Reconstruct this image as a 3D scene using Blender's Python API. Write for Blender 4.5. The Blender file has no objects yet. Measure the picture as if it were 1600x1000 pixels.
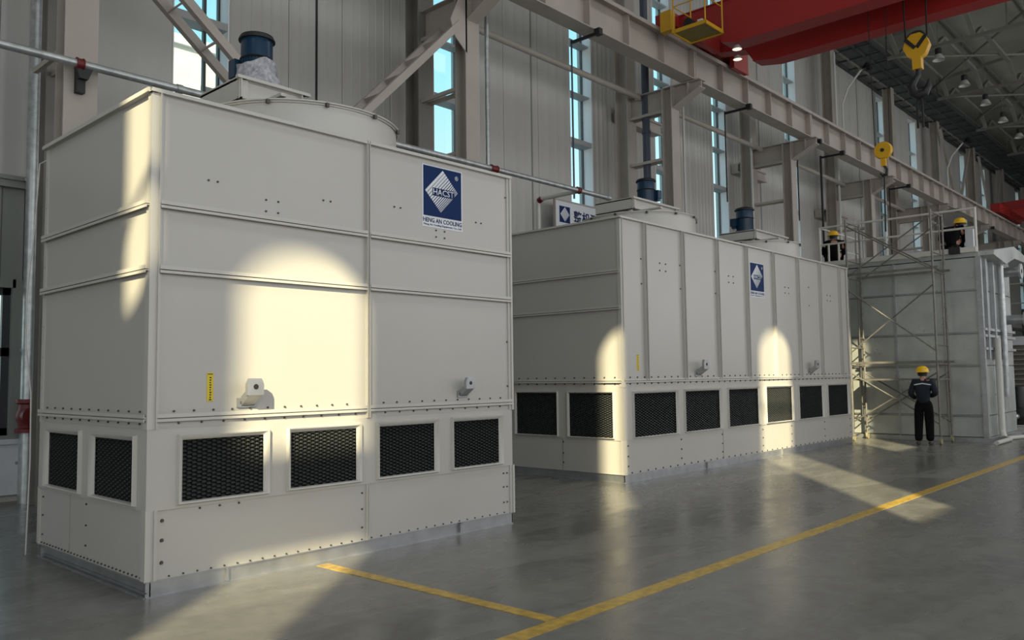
import bpy, bmesh, math, random
from mathutils import Vector, Matrix
random.seed(7)
S = bpy.context.scene
COL = S.collection
PI = math.pi

# ------------------------------------------------------------ camera, world, lights, exposure
F_PX = 1285.06
yaw, pitch, roll = math.radians(42.6678), math.radians(3.9158), math.radians(-0.7369)
fwd = Vector((math.cos(yaw)*math.cos(pitch), math.sin(yaw)*math.cos(pitch), math.sin(pitch)))
r0 = Vector((math.sin(yaw), -math.cos(yaw), 0)); u0 = r0.cross(fwd)
rgt = math.cos(roll)*r0 + math.sin(roll)*u0; up = rgt.cross(fwd)
cam = bpy.data.cameras.new('camera'); cam_o = bpy.data.objects.new('camera', cam); COL.objects.link(cam_o)
cam.sensor_width = 36; cam.lens = F_PX/1600*36; cam.clip_end = 400
M4 = Matrix((rgt, up, -fwd)).transposed().to_4x4(); M4.translation = Vector((0, 0, 1.65))
cam_o.matrix_world = M4
S.camera = cam_o

S.view_settings.view_transform = 'Standard'; S.view_settings.look = 'None'
S.view_settings.exposure = 0.0; S.view_settings.gamma = 1; S.view_settings.use_curve_mapping = False

W = bpy.data.worlds.new('sky'); S.world = W; W.use_nodes = True
nt = W.node_tree; nt.nodes.clear()
tc = nt.nodes.new('ShaderNodeTexCoord'); sx = nt.nodes.new('ShaderNodeSeparateXYZ')
cr = nt.nodes.new('ShaderNodeValToRGB'); bg = nt.nodes.new('ShaderNodeBackground'); wo = nt.nodes.new('ShaderNodeOutputWorld')
nt.links.new(tc.outputs['Generated'], sx.inputs[0]); nt.links.new(sx.outputs['Z'], cr.inputs[0])
nt.links.new(cr.outputs[0], bg.inputs[0]); nt.links.new(bg.outputs[0], wo.inputs[0])
el = cr.color_ramp.elements
el[0].position = 0.0; el[0].color = (0.95, 0.93, 0.86, 1)
el[1].position = 0.62; el[1].color = (0.22, 0.60, 0.90, 1)
e = el.new(0.16); e.color = (0.80, 0.95, 1.0, 1)
e = el.new(0.34); e.color = (0.46, 0.90, 1.0, 1)
bg.inputs[1].default_value = 1.2

SUN_AZ = math.radians(39.1); SUN_EL = math.radians(28)     # direction the rays travel / height of the sun
sdir = Vector((math.cos(SUN_AZ)*math.cos(SUN_EL), math.sin(SUN_AZ)*math.cos(SUN_EL), -math.sin(SUN_EL)))
sl = bpy.data.lights.new('sun', 'SUN'); sl.energy = 9.6; sl.color = (1.0, 0.875, 0.54); sl.angle = math.radians(0.5)
so = bpy.data.objects.new('sun', sl); COL.objects.link(so)
so.rotation_euler = sdir.to_track_quat('-Z', 'Y').to_euler()

def area(name, loc, direction, sx_, sy_, power, color):
    l = bpy.data.lights.new(name, 'AREA'); l.shape = 'RECTANGLE'; l.size = sx_; l.size_y = sy_
    l.energy = power; l.color = color
    o = bpy.data.objects.new(name, l); COL.objects.link(o); o.location = loc
    o.rotation_euler = Vector(direction).to_track_quat('-Z', 'Y').to_euler()
    return o
# added fill lights inside the hall, standing for daylight from side, rear and roof
area('daylight_side_glazing', (22, -6.7, 6.0), (0, 1, -0.05), 66, 8, 2400, (0.97, 0.98, 1.0))
area('daylight_end_door', (-13.5, 2.5, 4.5), (1, 0, 0), 14, 8, 430, (0.93, 0.97, 1.0))
area('daylight_roof_light', (22, 0.0, 16.2), (0, 0.1, -1), 66, 3, 1150, (0.93, 0.97, 1.0))

# ------------------------------------------------------------ materials
def mat(name, col, rough=0.5, metal=0.0, var=0.0, vscale=3.0, bump=0.0, bscale=40.0, spec=0.5, streak=False, rvar=0.0):
    m = bpy.data.materials.new(name); m.use_nodes = True; n = m.node_tree; b = n.nodes['Principled BSDF']
    b.inputs['Base Color'].default_value = (*col, 1); b.inputs['Roughness'].default_value = rough
    b.inputs['Metallic'].default_value = metal; b.inputs['Specular IOR Level'].default_value = spec
    if var or bump or rvar:
        t = n.nodes.new('ShaderNodeTexCoord'); mp = n.nodes.new('ShaderNodeMapping'); n.links.new(t.outputs['Object'], mp.inputs[0])
        if streak: mp.inputs['Scale'].default_value = (1, 1, 0.12)
    if var:
        no = n.nodes.new('ShaderNodeTexNoise'); no.inputs['Scale'].default_value = vscale; no.inputs['Detail'].default_value = 5
        n.links.new(mp.outputs[0], no.inputs['Vector'])
        r = n.nodes.new('ShaderNodeValToRGB'); r.color_ramp.elements[0].position = 0.3; r.color_ramp.elements[1].position = 0.72
        r.color_ramp.elements[0].color = (*[c*(1-var) for c in col], 1); r.color_ramp.elements[1].color = (*[min(1, c*(1+var)) for c in col], 1)
        n.links.new(no.outputs['Fac'], r.inputs[0]); n.links.new(r.outputs[0], b.inputs['Base Color'])
    if rvar:
        n3 = n.nodes.new('ShaderNodeTexNoise'); n3.inputs['Scale'].default_value = vscale*0.7; n3.inputs['Detail'].default_value = 4
        n.links.new(mp.outputs[0], n3.inputs['Vector'])
        mr = n.nodes.new('ShaderNodeMapRange'); mr.inputs[1].default_value = .3; mr.inputs[2].default_value = .7
        mr.inputs[3].default_value = rough-rvar; mr.inputs[4].default_value = rough+rvar
        n.links.new(n3.outputs['Fac'], mr.inputs[0]); n.links.new(mr.outputs[0], b.inputs['Roughness'])
    if bump:
        n2 = n.nodes.new('ShaderNodeTexNoise'); n2.inputs['Scale'].default_value = bscale; n2.inputs['Detail'].default_value = 3
        n.links.new(mp.outputs[0], n2.inputs['Vector'])
        bp = n.nodes.new('ShaderNodeBump'); bp.inputs['Strength'].default_value = bump; bp.inputs['Distance'].default_value = 0.02
        n.links.new(n2.outputs['Fac'], bp.inputs['Height']); n.links.new(bp.outputs[0], b.inputs['Normal'])
    return m
PAINT = mat('cream_paint', (0.50, 0.485, 0.45), 0.32, var=0.03, vscale=0.8, spec=0.5)
PAINT2 = mat('cream_paint_flange', (0.55, 0.535, 0.495), 0.38, var=0.03, vscale=2)
GALV = mat('galvanised', (0.42, 0.43, 0.44), 0.38, 0.75, var=0.14, vscale=6, rvar=.08)
GALVS = mat('galvanised_sheet', (0.46, 0.485, 0.46), 0.34, 0.35, var=0.12, vscale=2.5, rvar=.08)
GALVP = mat('galvanised_pipe', (0.50, 0.52, 0.52), 0.36, 0.65, var=0.22, vscale=9)
FILL = mat('black_fill', (0.055, 0.060, 0.060), 0.28, spec=0.8)
FILLB = mat('fill_backing', (0.006, 0.006, 0.006), 0.8)
BOLT = mat('bolt_steel', (0.10, 0.095, 0.085), 0.5, 0.5)
WALLM = mat('wall_sheet', (0.50, 0.49, 0.465), 0.42, var=0.05, vscale=1.2, streak=True, rvar=.06)
WALLG = mat('wall_sheet_green', (0.24, 0.255, 0.235), 0.5, var=0.05, vscale=1.2, streak=True)
WHITEW = mat('white_plinth', (0.62, 0.64, 0.66), 0.6, var=0.06, vscale=3)
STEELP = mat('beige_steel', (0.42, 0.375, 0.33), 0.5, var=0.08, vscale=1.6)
STEELD = mat('shadowed_steel', (0.20, 0.19, 0.17), 0.55, var=0.1, vscale=2)  # darker steel for rails, wheels, cores and some column legs
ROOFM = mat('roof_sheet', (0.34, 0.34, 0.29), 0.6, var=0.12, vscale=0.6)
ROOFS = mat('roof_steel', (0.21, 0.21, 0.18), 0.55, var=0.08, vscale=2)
GRATE = mat('walkway_plate', (0.055, 0.062, 0.062), 0.6, var=0.15, vscale=2)
BLACK = mat('black_steel', (0.012, 0.012, 0.013), 0.5)
RED = mat('crane_red', (0.33, 0.020, 0.018), 0.42, var=0.06, vscale=1.0)
REDP = mat('fitting_red', (0.15, 0.012, 0.014), 0.45)
YEL = mat('crane_yellow', (0.60, 0.33, 0.012), 0.45, var=0.05, vscale=4)
OLIVE = mat('platform_plate', (0.20, 0.155, 0.03), 0.55, var=0.1, vscale=6)  # yellow platform plate, its underside shade put into the colour
YELB = mat('block_yellow', (0.66, 0.36, 0.01), 0.4)
HELM = mat('helmet_yellow', (0.85, 0.50, 0.01), 0.3)
MOTOR = mat('motor_blue', (0.006, 0.034, 0.075), 0.3, var=0.1, vscale=8)
NAVY = mat('sign_navy', (0.004, 0.024, 0.105), 0.55, spec=0.15)
WHITE = mat('sign_white', (0.72, 0.74, 0.78), 0.4)
LABY = mat('label_yellow', (0.72, 0.55, 0.02), 0.45)
INK = mat('ink', (0.02, 0.02, 0.02), 0.5)
FRAMED = mat('window_frame_dark', (0.05, 0.055, 0.06), 0.4)
FRAMEL = mat('window_frame_light', (0.42, 0.42, 0.42), 0.45)
REVEAL = mat('window_reveal', (0.88, 0.87, 0.88), 0.5)
JACKET = mat('jacket_navy', (0.0025, 0.007, 0.016), 0.85, var=0.2, vscale=12)
TROUS = mat('trousers_black', (0.003, 0.003, 0.004), 0.95, spec=0.2)
SKIN = mat('skin', (0.42, 0.22, 0.15), 0.55)
HAIR = mat('hair', (0.01, 0.008, 0.007), 0.6)
REFL = mat('reflective_tape', (0.55, 0.56, 0.58), 0.4)
SHOE = mat('shoe', (0.05, 0.05, 0.05), 0.6)
MAROON = mat('maroon_cloth', (0.10, 0.012, 0.012), 0.8)
LAMPW = mat('lamp_shade', (0.55, 0.55, 0.52), 0.4)
TUBEW = mat('rail_white', (0.62, 0.61, 0.56), 0.42)
TUBED = mat('scaffold_tube', (0.19, 0.18, 0.16), 0.45, 0.35, var=0.25, vscale=8)
HOSE = mat('hose_white', (0.55, 0.54, 0.50), 0.5)
RUBBER = mat('caster_wheel', (0.30, 0.27, 0.16), 0.6)
CABLE = mat('cable_black', (0.008, 0.008, 0.008), 0.6)
BLUEP = mat('blue_grey_pipe', (0.055, 0.065, 0.095), 0.4)
LOUV = mat('louvre_grey', (0.30, 0.28, 0.25), 0.5)
BRICK = mat('outside_render', (0.70, 0.66, 0.62), 0.8, var=0.06, vscale=0.6)
OUTG = mat('outside_ground', (0.35, 0.33, 0.30), 0.9)
WRAPP = mat('plastic_wrap', (0.42, 0.42, 0.45), 0.15, var=0.35, vscale=18, bump=1.0, bscale=25)

LIT = mat('lit_lamp', (1, .85, .7), 0.5)
LIT.node_tree.nodes['Principled BSDF'].inputs['Emission Color'].default_value = (1, .82, .66, 1); LIT.node_tree.nodes['Principled BSDF'].inputs['Emission Strength'].default_value = 1.2
def glass_mat():
    m = bpy.data.materials.new('window_glass'); m.use_nodes = True; n = m.node_tree; n.nodes.clear()
    o = n.nodes.new('ShaderNodeOutputMaterial'); mx = n.nodes.new('ShaderNodeMixShader')
    t = n.nodes.new('ShaderNodeBsdfTransparent'); t.inputs[0].default_value = (0.93, 0.98, 0.98, 1)
    g = n.nodes.new('ShaderNodeBsdfGlossy'); g.inputs['Roughness'].default_value = 0.03
    mx.inputs[0].default_value = 0.05
    n.links.new(t.outputs[0], mx.inputs[1]); n.links.new(g.outputs[0], mx.inputs[2])
    n.links.new(mx.outputs[0], o.inputs[0]); return m
GLASS = glass_mat()

def floor_mat():
    m = bpy.data.materials.new('polished_concrete'); m.use_nodes = True; n = m.node_tree; b = n.nodes['Principled BSDF']
    t = n.nodes.new('ShaderNodeTexCoord')
    def noise(scale, det, dist=0.0, stretch=None):
        x = n.nodes.new('ShaderNodeTexNoise'); x.inputs['Scale'].default_value = scale; x.inputs['Detail'].default_value = det
        x.inputs['Distortion'].default_value = dist
        if stretch:
            mp = n.nodes.new('ShaderNodeMapping'); mp.inputs['Scale'].default_value = stretch
            n.links.new(t.outputs['Object'], mp.inputs[0]); n.links.new(mp.outputs[0], x.inputs['Vector'])
        else: n.links.new(t.outputs['Object'], x.inputs['Vector'])
        return x
    a = noise(0.9, 8, 1.2, (0.6, 1.6, 1)); c = noise(6, 6, 0.6)
    r = n.nodes.new('ShaderNodeValToRGB'); r.color_ramp.elements[0].position = .32; r.color_ramp.elements[1].position = .70
    r.color_ramp.elements[0].color = (0.150, 0.148, 0.136, 1); r.color_ramp.elements[1].color = (0.225, 0.222, 0.205, 1)
    n.links.new(a.outputs['Fac'], r.inputs[0])
    r2 = n.nodes.new('ShaderNodeValToRGB'); r2.color_ramp.elements[0].position = .35; r2.color_ramp.elements[1].position = .75
    r2.color_ramp.elements[0].color = (0.86, 0.86, 0.86, 1); r2.color_ramp.elements[1].color = (1.1, 1.1, 1.1, 1)
    n.links.new(c.outputs['Fac'], r2.inputs[0])
    mx = n.nodes.new('ShaderNodeMix'); mx.data_type = 'RGBA'; mx.blend_type = 'MULTIPLY'; mx.inputs[0].default_value = 1
    n.links.new(r.outputs[0], mx.inputs[6]); n.links.new(r2.outputs[0], mx.inputs[7]); n.links.new(mx.outputs[2], b.inputs['Base Color'])
    mr = n.nodes.new('ShaderNodeMapRange'); mr.inputs[1].default_value = .3; mr.inputs[2].default_value = .7; mr.inputs[3].default_value = .20; mr.inputs[4].default_value = .34
    n.links.new(a.outputs['Fac'], mr.inputs[0]); n.links.new(mr.outputs[0], b.inputs['Roughness'])
    bp = n.nodes.new('ShaderNodeBump'); bp.inputs['Strength'].default_value = .12; bp.inputs['Distance'].default_value = .01
    n.links.new(c.outputs['Fac'], bp.inputs['Height']); n.links.new(bp.outputs[0], b.inputs['Normal'])
    b.inputs['Specular IOR Level'].default_value = .42
    return m
FLOOR = floor_mat()
LINE = mat('yellow_floor_paint', (0.50, 0.33, 0.06), 0.35, var=0.35, vscale=14)

# ------------------------------------------------------------ mesh helpers
class MB:
    def __init__(s): s.v = []; s.f = []; s.sm = []
    def add(s, vs, fs, smooth=False):
        n = len(s.v); s.v += [tuple(p) for p in vs]; s.f += [tuple(i+n for i in f) for f in fs]; s.sm += [smooth]*len(fs); return s
    def box(s, x0, x1, y0, y1, z0, z1):
        return s.add([(x0,y0,z0),(x1,y0,z0),(x1,y1,z0),(x0,y1,z0),(x0,y0,z1),(x1,y0,z1),(x1,y1,z1),(x0,y1,z1)],
            [(0,3,2,1),(4,5,6,7),(0,1,5,4),(1,2,6,5),(2,3,7,6),(3,0,4,7)])
    def cb(s, c, d): return s.box(c[0]-d[0]/2, c[0]+d[0]/2, c[1]-d[1]/2, c[1]+d[1]/2, c[2]-d[2]/2, c[2]+d[2]/2)
    def bar(s, a, b, w, h=None, upv=(0,0,1)):
        """rectangular bar from a to b"""
        h = h or w; a = Vector(a); b = Vector(b); d = (b-a).normalized(); u = Vector(upv)
        if abs(d.dot(u)) > .98: u = Vector((1,0,0))
        x = d.cross(u).normalized(); y = x.cross(d).normalized(); P = []
        for q in (a, b):
            for i, j in ((-1,-1),(1,-1),(1,1),(-1,1)): P.append(q + x*(w/2*i) + y*(h/2*j))
        return s.add(P, [(3,2,1,0),(4,5,6,7),(0,1,5,4),(1,2,6,5),(2,3,7,6),(3,0,4,7)])
    def tube(s, pts, r, n=8, caps=True):
        """round tube through pts; r a number or a list"""
        P = [Vector(p) for p in pts]; R = r if isinstance(r, (list, tuple)) else [r]*len(P); V = []
        prev = None
        for i, p in enumerate(P):
            d = (P[min(i+1, len(P)-1)] - P[max(i-1, 0)])
            d = d.normalized() if d.length > 1e-9 else Vector((0,0,1))
            if prev is None:
                u = Vector((0,0,1)) if abs(d.z) < .9 else Vector((1,0,0)); x = d.cross(u).normalized()
            else: x = (prev - d*prev.dot(d)).normalized()
            prev = x; y = d.cross(x)
            for k in range(n):
                t = 2*PI*k/n; V.append(p + (x*math.cos(t)+y*math.sin(t))*R[i])
        Fs = [(i*n+k, i*n+(k+1) % n, (i+1)*n+(k+1) % n, (i+1)*n+k) for i in range(len(P)-1) for k in range(n)]
        m = len(s.v); s.add(V, Fs, True)
        if caps:
            s.f += [tuple(m+k for k in reversed(range(n))), tuple(m+(len(P)-1)*n+k for k in range(n))]; s.sm += [False, False]
        return s
    def lathe(s, c, prof, n=24, axis='z', a0=0, a1=2*PI):
        V = []; full = abs(a1-a0-2*PI) < 1e-6; m = n if full else n+1
        for r, z in prof:
            for k in range(m):
                t = a0+(a1-a0)*k/n
                p = (r*math.cos(t), r*math.sin(t), z)
                if axis == 'x': p = (p[2], p[0], p[1])
                if axis == 'y': p = (p[0], p[2], p[1])
                V.append((c[0]+p[0], c[1]+p[1], c[2]+p[2]))
        Fs = []
        for i in range(len(prof)-1):
            for k in range(n):
                k2 = (k+1) % m if full else k+1
                Fs.append((i*m+k, i*m+k2, (i+1)*m+k2, (i+1)*m+k))
        return s.add(V, Fs, True)
    def prism(s, poly, axis, a, b):
        """poly in the plane across axis ('x': (y,z), 'y': (x,z), 'z': (x,y)) extruded from a to b"""
        def P(p, q): return {'x': (q, p[0], p[1]), 'y': (p[0], q, p[1]), 'z': (p[0], p[1], q)}[axis]
        n = len(poly); V = [P(p, a) for p in poly]+[P(p, b) for p in poly]
        return s.add(V, [tuple(range(n)), tuple(reversed(range(n, 2*n)))]+[(i, i+n, (i+1) % n+n, (i+1) % n) for i in range(n)])
    def mesh(s, name, m):
        me = bpy.data.meshes.new(name); me.from_pydata(s.v, [], s.f); me.polygons.foreach_set('use_smooth', s.sm)
        if m: me.materials.append(m)
        bm = bmesh.new(); bm.from_mesh(me); bmesh.ops.recalc_face_normals(bm, faces=bm.faces); bm.to_mesh(me); bm.free()
        try: me.set_sharp_from_angle(angle=math.radians(40))
        except Exception: pass
        me.update(); return me
    def build(s, name, m, parent=None, loc=None):
        return link(name, s.mesh(name, m), parent, loc)
def link(name, me, parent=None, loc=None):
    o = bpy.data.objects.new(name, me); COL.objects.link(o)
    if parent: o.parent = parent
    if loc: o.location = loc
    return o
def props(o, label=None, cat=None, group=None, kind=None):
    if label: o['label'] = label
    if cat: o['category'] = cat
    if group: o['group'] = group
    if kind: o['kind'] = kind
    return o
def thing(name, label, cat, loc=(0,0,0), group=None, rz=0):
    o = bpy.data.objects.new(name, None); COL.objects.link(o); o.location = loc; o.rotation_euler[2] = rz
    return props(o, label, cat, group)
def kids(o): return [c for c in bpy.data.objects if c.parent == o]
def dup(root, loc=None, label=None, rz=None):
    ch = {}
    for c in bpy.data.objects:
        if c.parent: ch.setdefault(c.parent.name, []).append(c)
    def rec(o, par):
        c = o.copy(); COL.objects.link(c); c.parent = par
        for k in ch.get(o.name, []): rec(k, c)
        return c
    r = rec(root, None)
    if loc is not None: r.location = loc
    if rz is not None: r.rotation_euler[2] = rz
    if label: r['label'] = label
    return r
def fnt(text, w, h, m, name, parent, center, normal='-y', fit='both', bold=0.0, depth=0.002):
    """lettering fitted into w x h, centred, facing -Y (normal '-y')"""
    cu = bpy.data.curves.new(name, 'FONT'); cu.body = text; cu.size = 1; cu.extrude = 0; cu.offset = bold; cu.resolution_u = 2
    to = bpy.data.objects.new('tmp', cu); COL.objects.link(to)
    dg = bpy.context.evaluated_depsgraph_get(); me = bpy.data.meshes.new_from_object(to.evaluated_get(dg)); 
    bpy.data.objects.remove(to); bpy.data.curves.remove(cu)
    xs = [v.co.x for v in me.vertices]; ys = [v.co.y for v in me.vertices]
    if not xs: return None
    x0, x1, y0, y1 = min(xs), max(xs), min(ys), max(ys)
    sx_, sy_ = w/(x1-x0), h/(y1-y0)
    for v in me.vertices:
        px, py = (v.co.x-(x0+x1)/2)*sx_, (v.co.y-(y0+y1)/2)*sy_
        v.co = Vector((px, 0, py))
    me.materials.clear(); me.materials.append(m)
    bm = bmesh.new(); bm.from_mesh(me)
    ret = bmesh.ops.extrude_face_region(bm, geom=bm.faces[:]); vs = [g for g in ret['geom'] if isinstance(g, bmesh.types.BMVert)]
    bmesh.ops.translate(bm, verts=vs, vec=(0, -depth, 0)); bmesh.ops.recalc_face_normals(bm, faces=bm.faces); bm.to_mesh(me); bm.free()
    me.name = name
    return link(name, me, parent, center)

# ============================================================ SETTING
fl = MB().box(-26, 84, -7.0, 13.3, -0.3, 0).build('floor', FLOOR); props(fl, kind='structure')
def line(poly, z=0.004):
    return MB().prism(poly, 'z', 0.0, z)
t = thing('floor_marking', 'long yellow painted floor line running past the cooling units', 'floor marking')
line([(-2, 3.56), (40, 3.40), (40, 3.53), (-2, 3.70)]).build('painted_stripe', LINE, t)
t = thing('floor_marking', 'short yellow painted line from the nearest unit to the long line', 'floor marking')
line([(4.30, 3.69), (4.41, 3.69), (4.37, 6.30), (4.25, 6.30)]).build('painted_stripe', LINE, t)

WY = 13.0; TOPZ = 15.9
# windows on the far side wall: (x0, x1)
WIN = [(5.95, 6.94), (11.68, 12.65), (16.40, 17.35), (20.40, 21.35), (23.80, 24.80), (29.35, 30.45), (39.45, 40.60),
       (44.10, 45.30), (48.75, 49.70), (53.50, 54.55), (58.4, 59.4), (63.2, 64.2), (68.0, 69.0), (73, 74)]
SILL = 6.0; TRANS = [7.75, 9.05, 10.45, 11.6, 12.9]
HEADZ = 14.6
# wall_back: backing with window openings, ribbed panels hung on it as parts
wall = MB()
edges_x = [-26]+[q for w in WIN for q in w]+[84]
for i in range(0, len(edges_x), 2): wall.box(edges_x[i], edges_x[i+1], WY+.04, WY+.46, SILL, TOPZ)
for w in WIN: wall.box(w[0], w[1], WY+.04, WY+.46, HEADZ, TOPZ)
wall.box(-26, 2.1, WY+.04, WY+.46, 0, SILL); wall.box(3.72, 84, WY+.04, WY+.46, 0, SILL)
wall.box(2.1, 3.72, WY+.04, WY+.46, 0, .92); wall.box(2.1, 3.72, WY+.04, WY+.46, 2.98, SILL)
wall_o = props(wall.build('wall_back', WALLM), kind='structure')
panel_cache = {}
def ribbed(width, height, pitch, depth, m):
    key = (round(width, 2), round(height, 2), pitch, depth, m.name)
    if key in panel_cache: return panel_cache[key]
    b = MB(); n = max(1, int(round(width/pitch))); p = width/n; prof = []
    g = .006
    for i in range(n):
        x = i*p
        prof += [(x+p*.10, 0), (x+p*.16, -depth), (x+p*.30, -depth), (x+p*.36, 0)]
    prof = [(g, 0)]+prof+[(width-g, 0)]
    V = []
    for x, y in prof: V += [(x, y, 0), (x, y, height)]
    F = [(2*i, 2*i+2, 2*i+3, 2*i+1) for i in range(len(prof)-1)]
    # returns to the backing so the sheet has depth
    k = len(V); V += [(g, .04, 0), (g, .04, height), (width-g, .04, 0), (width-g, .04, height)]
    L = 2*(len(prof)-1)
    F += [(k, 0, 1, k+1), (L, k+2, k+3, L+1)]
    b.add(V, F); me = b.mesh('wall_panel', m); panel_cache[key] = me; return me
def panels(x0, x1, z0, z1, pitch, depth, m, pw=1.0):
    n = max(1, int(round((x1-x0)/pw))); w = (x1-x0)/n
    for i in range(n):
        me = ribbed(w, z1-z0, pitch, depth, m)
        link('wall_panel', me, wall_o, (x0+i*w, WY, z0))
for i in range(0, len(edges_x), 2):
    a, b_ = edges_x[i], edges_x[i+1]
    a = max(a, -4)
    if b_ > 76: b_ = 76
    if b_ <= a: continue
    smooth = (i in (0,)) or (12 < a < 17)
    panels(a, b_, 4.55, TOPZ, .2 if not smooth else .34, .010 if not smooth else .004, WALLM, 1.18)
for xj in (8.72, 14.9, 18.9, 27.2, 33.4, 37.0):
    MB().box(xj-.02, xj+.02, WY-.016, WY+.03, 4.56, TOPZ).build('panel_joint', BLACK if xj < 9 else WALLG, wall_o)
panels(-2, 2.1, .88, 4.40, .42, .022, WALLG, 1.26); panels(3.84, 12.2, .88, 4.40, .42, .022, WALLG, 1.26); panels(19, 76, .88, 4.40, .3, .016, WALLG, 1.5)
panels(2.1, 3.84, 3.10, 4.40, .42, .022, WALLG, 1.26)
tr = MB().box(-14, 84, WY-.10, WY+.04, 4.40, 4.56).box(-14, 84, WY-.14, WY-.10, 4.50, 4.56).build('trim_1', WALLG); props(tr, kind='structure')
tr = MB().box(-14, 84, WY-.06, WY+.04, 0.10, .80).box(-14, 84, WY-.10, WY+.04, .80, .87).build('baseboard_back', WHITEW); props(tr, kind='structure')

for i, (a, b_) in enumerate(WIN):
    root = MB()
    gy = WY+.31
    # reveal lining (far jamb, near jamb, sill)
    root.box(a-.0, a+.02, WY-.01, gy, SILL, HEADZ).box(b_-.02, b_, WY-.01, gy, SILL, HEADZ).box(a, b_, WY-.03, gy, SILL-.04, SILL+.02)
    wo_ = props(root.build('window_%d' % (i+1), REVEAL), kind='structure')
    fr = MB(); fr.box(a+.02, a+.045, gy-.03, gy+.03, SILL, HEADZ).box(b_-.05, b_-.02, gy-.03, gy+.03, SILL, HEADZ)
    mx_ = a+(b_-a)*.70 if i == 0 else b_-.04
    if i == 0: fr.box(mx_-.025, mx_+.025, gy-.035, gy+.035, SILL, HEADZ)
    zz = [SILL]+TRANS+[HEADZ]
    fr.box(a, b_, gy-.03, gy+.03, SILL+.0, SILL+.05)
    fr.build('window_frame', FRAMED, wo_)
    for j, z in enumerate(TRANS):
        th = .13 if j % 3 == 0 else .05
        MB().box(a, b_, WY+.0 if j % 3 == 0 else WY+.06, gy+.03, z-th/2, z+th/2).build('transom', FRAMEL, wo_)
    for j in range(len(zz)-1):
        MB().box(a+.05, mx_-.02, gy-.004, gy+.004, zz[j]+.03, zz[j+1]-.03).build('pane', GLASS, wo_)
        if i == 0: MB().box(mx_+.02, b_-.05, gy-.004, gy+.004, zz[j]+.03, zz[j+1]-.03).build('pane', GLASS, wo_)
# low window at the left edge
lw = MB().box(2.1, 3.74, WY-.06, WY+.1, 2.98, 3.10).box(3.70, 3.84, WY-.06, WY+.1, .86, 3.10).box(2.1, 3.84, WY-.08, WY+.1, .84, .92)
lw = props(lw.build('window_15', WALLG), kind='structure')
fr = MB().box(2.1, 3.72, WY+.02, WY+.10, 2.88, 2.98).box(3.60, 3.72, WY+.02, WY+.10, .92, 2.98).box(2.1, 3.72, WY+.02, WY+.10, .92, 1.02).box(2.1, 3.72, WY+.02, WY+.10, 2.02, 2.14).box(2.86, 2.94, WY+.02, WY+.1, .92, 2.98)
fr.build('window_frame', FRAMED, lw)
for (a, b_, c, d) in ((2.1, 2.86, 1.02, 2.02), (2.94, 3.60, 1.02, 2.02), (2.1, 2.86, 2.14, 2.88), (2.94, 3.60, 2.14, 2.88)):
    MB().box(a, b_, WY+.055, WY+.065, c, d).build('pane', GLASS, lw)

# near side wall (behind the camera) with the sunlit openings, seen from nowhere in the picture but it shapes the sunbeams
NY = -7.0
def proj_open(y0, pts):
    """outline (x, z) in the plane y=y0 carried back along the sun to the near wall"""
    dy = y0-NY; dist = dy/math.sin(SUN_AZ)
    return [(x-dy/math.tan(SUN_AZ), z+dist*math.tan(SUN_EL)) for x, z in pts]
def arch(x0, x1, z0, z1, r=None, n=10, bottom=False):
    r = r or (x1-x0)/2; cx0, cx1 = x0+r, x1-r; P = [(x0, z0), (x1, z0)]
    if bottom:
        P = []
        for k in range(n+1): t = PI+PI/2*k/n; P.append((cx0+r*math.cos(t), z0+r*.8+r*.8*math.sin(t)))
        for k in range(n+1): t = 1.5*PI+PI/2*k/n; P.append((cx1+r*math.cos(t), z0+r*.8+r*.8*math.sin(t)))
    for k in range(n+1): t = PI/2*k/n; P.append((cx1+r*math.cos(t), z1-r*.8+r*.8*math.sin(t)))
    for k in range(n+1): t = PI/2+PI/2*k/n; P.append((cx0+r*math.cos(t), z1-r*.8+r*.8*math.sin(t)))
    return P
FY1, FY2 = 6.38, 7.338
OPEN = [proj_open(FY1, arch(3.54, 4.84, 1.02, 2.78, .62)),
        proj_open(FY1, [(3.46, -3.6), (4.84, -3.6), (4.84, .12), (3.46, .12)]),
        proj_open(FY1, arch(2.20, 2.76, 2.52, 3.29, .26, bottom=True)),
        proj_open(FY1, [(2.20, 3.40), (2.76, 3.40), (2.76, 4.6), (2.20, 4.6)]),
        proj_open(FY2, arch(9.96, 10.43, -1.2, 2.42, .22)),
        proj_open(FY2, arch(15.08, 16.42, .98, 2.46, .6)),
        proj_open(FY2, arch(15.08, 16.42, -3.7, .90, .02)),
        proj_open(FY2, arch(19.82, 21.10, -1.3, 2.8, .6))]
from mathutils.geometry import tessellate_polygon
outer = [(-30, -0.3), (84, -0.3), (84, 16.3), (-30, 16.3)]
loops = [[Vector((x, NY, z)) for x, z in lp] for lp in [outer]+OPEN]
flat = [v for lp in loops for v in lp]
tris = tessellate_polygon(loops)
nw = MB().add(flat, [tuple(t_) for t_ in tris]).build('wall_near', WALLM); props(nw, kind='structure')
# end walls
ew = props(MB().box(84, 84.3, -7, 13.3, 0, 17.2).build('wall_end', WALLG), kind='structure')
rw = props(MB().box(-26.3, -26, -7, 13.3, 0, 17.2).build('wall_rear', WALLG), kind='structure')
# roof: two slopes
def ceil_z(y): return 15.9+(13.3-y)*.10 if y > 2 else 15.9+(y+9)*.10+.03
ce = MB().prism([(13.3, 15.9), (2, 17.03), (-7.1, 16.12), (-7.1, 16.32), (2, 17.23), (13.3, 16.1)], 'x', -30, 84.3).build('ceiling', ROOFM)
props(ce, kind='structure')
for k in range(5):
    y = 11.9-k*2.6
    MB().box(24, 80, y-.04, y+.04, ceil_z(y)-.16, ceil_z(y)-.01).build('roof_purlin', ROOFS, ce)

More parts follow.
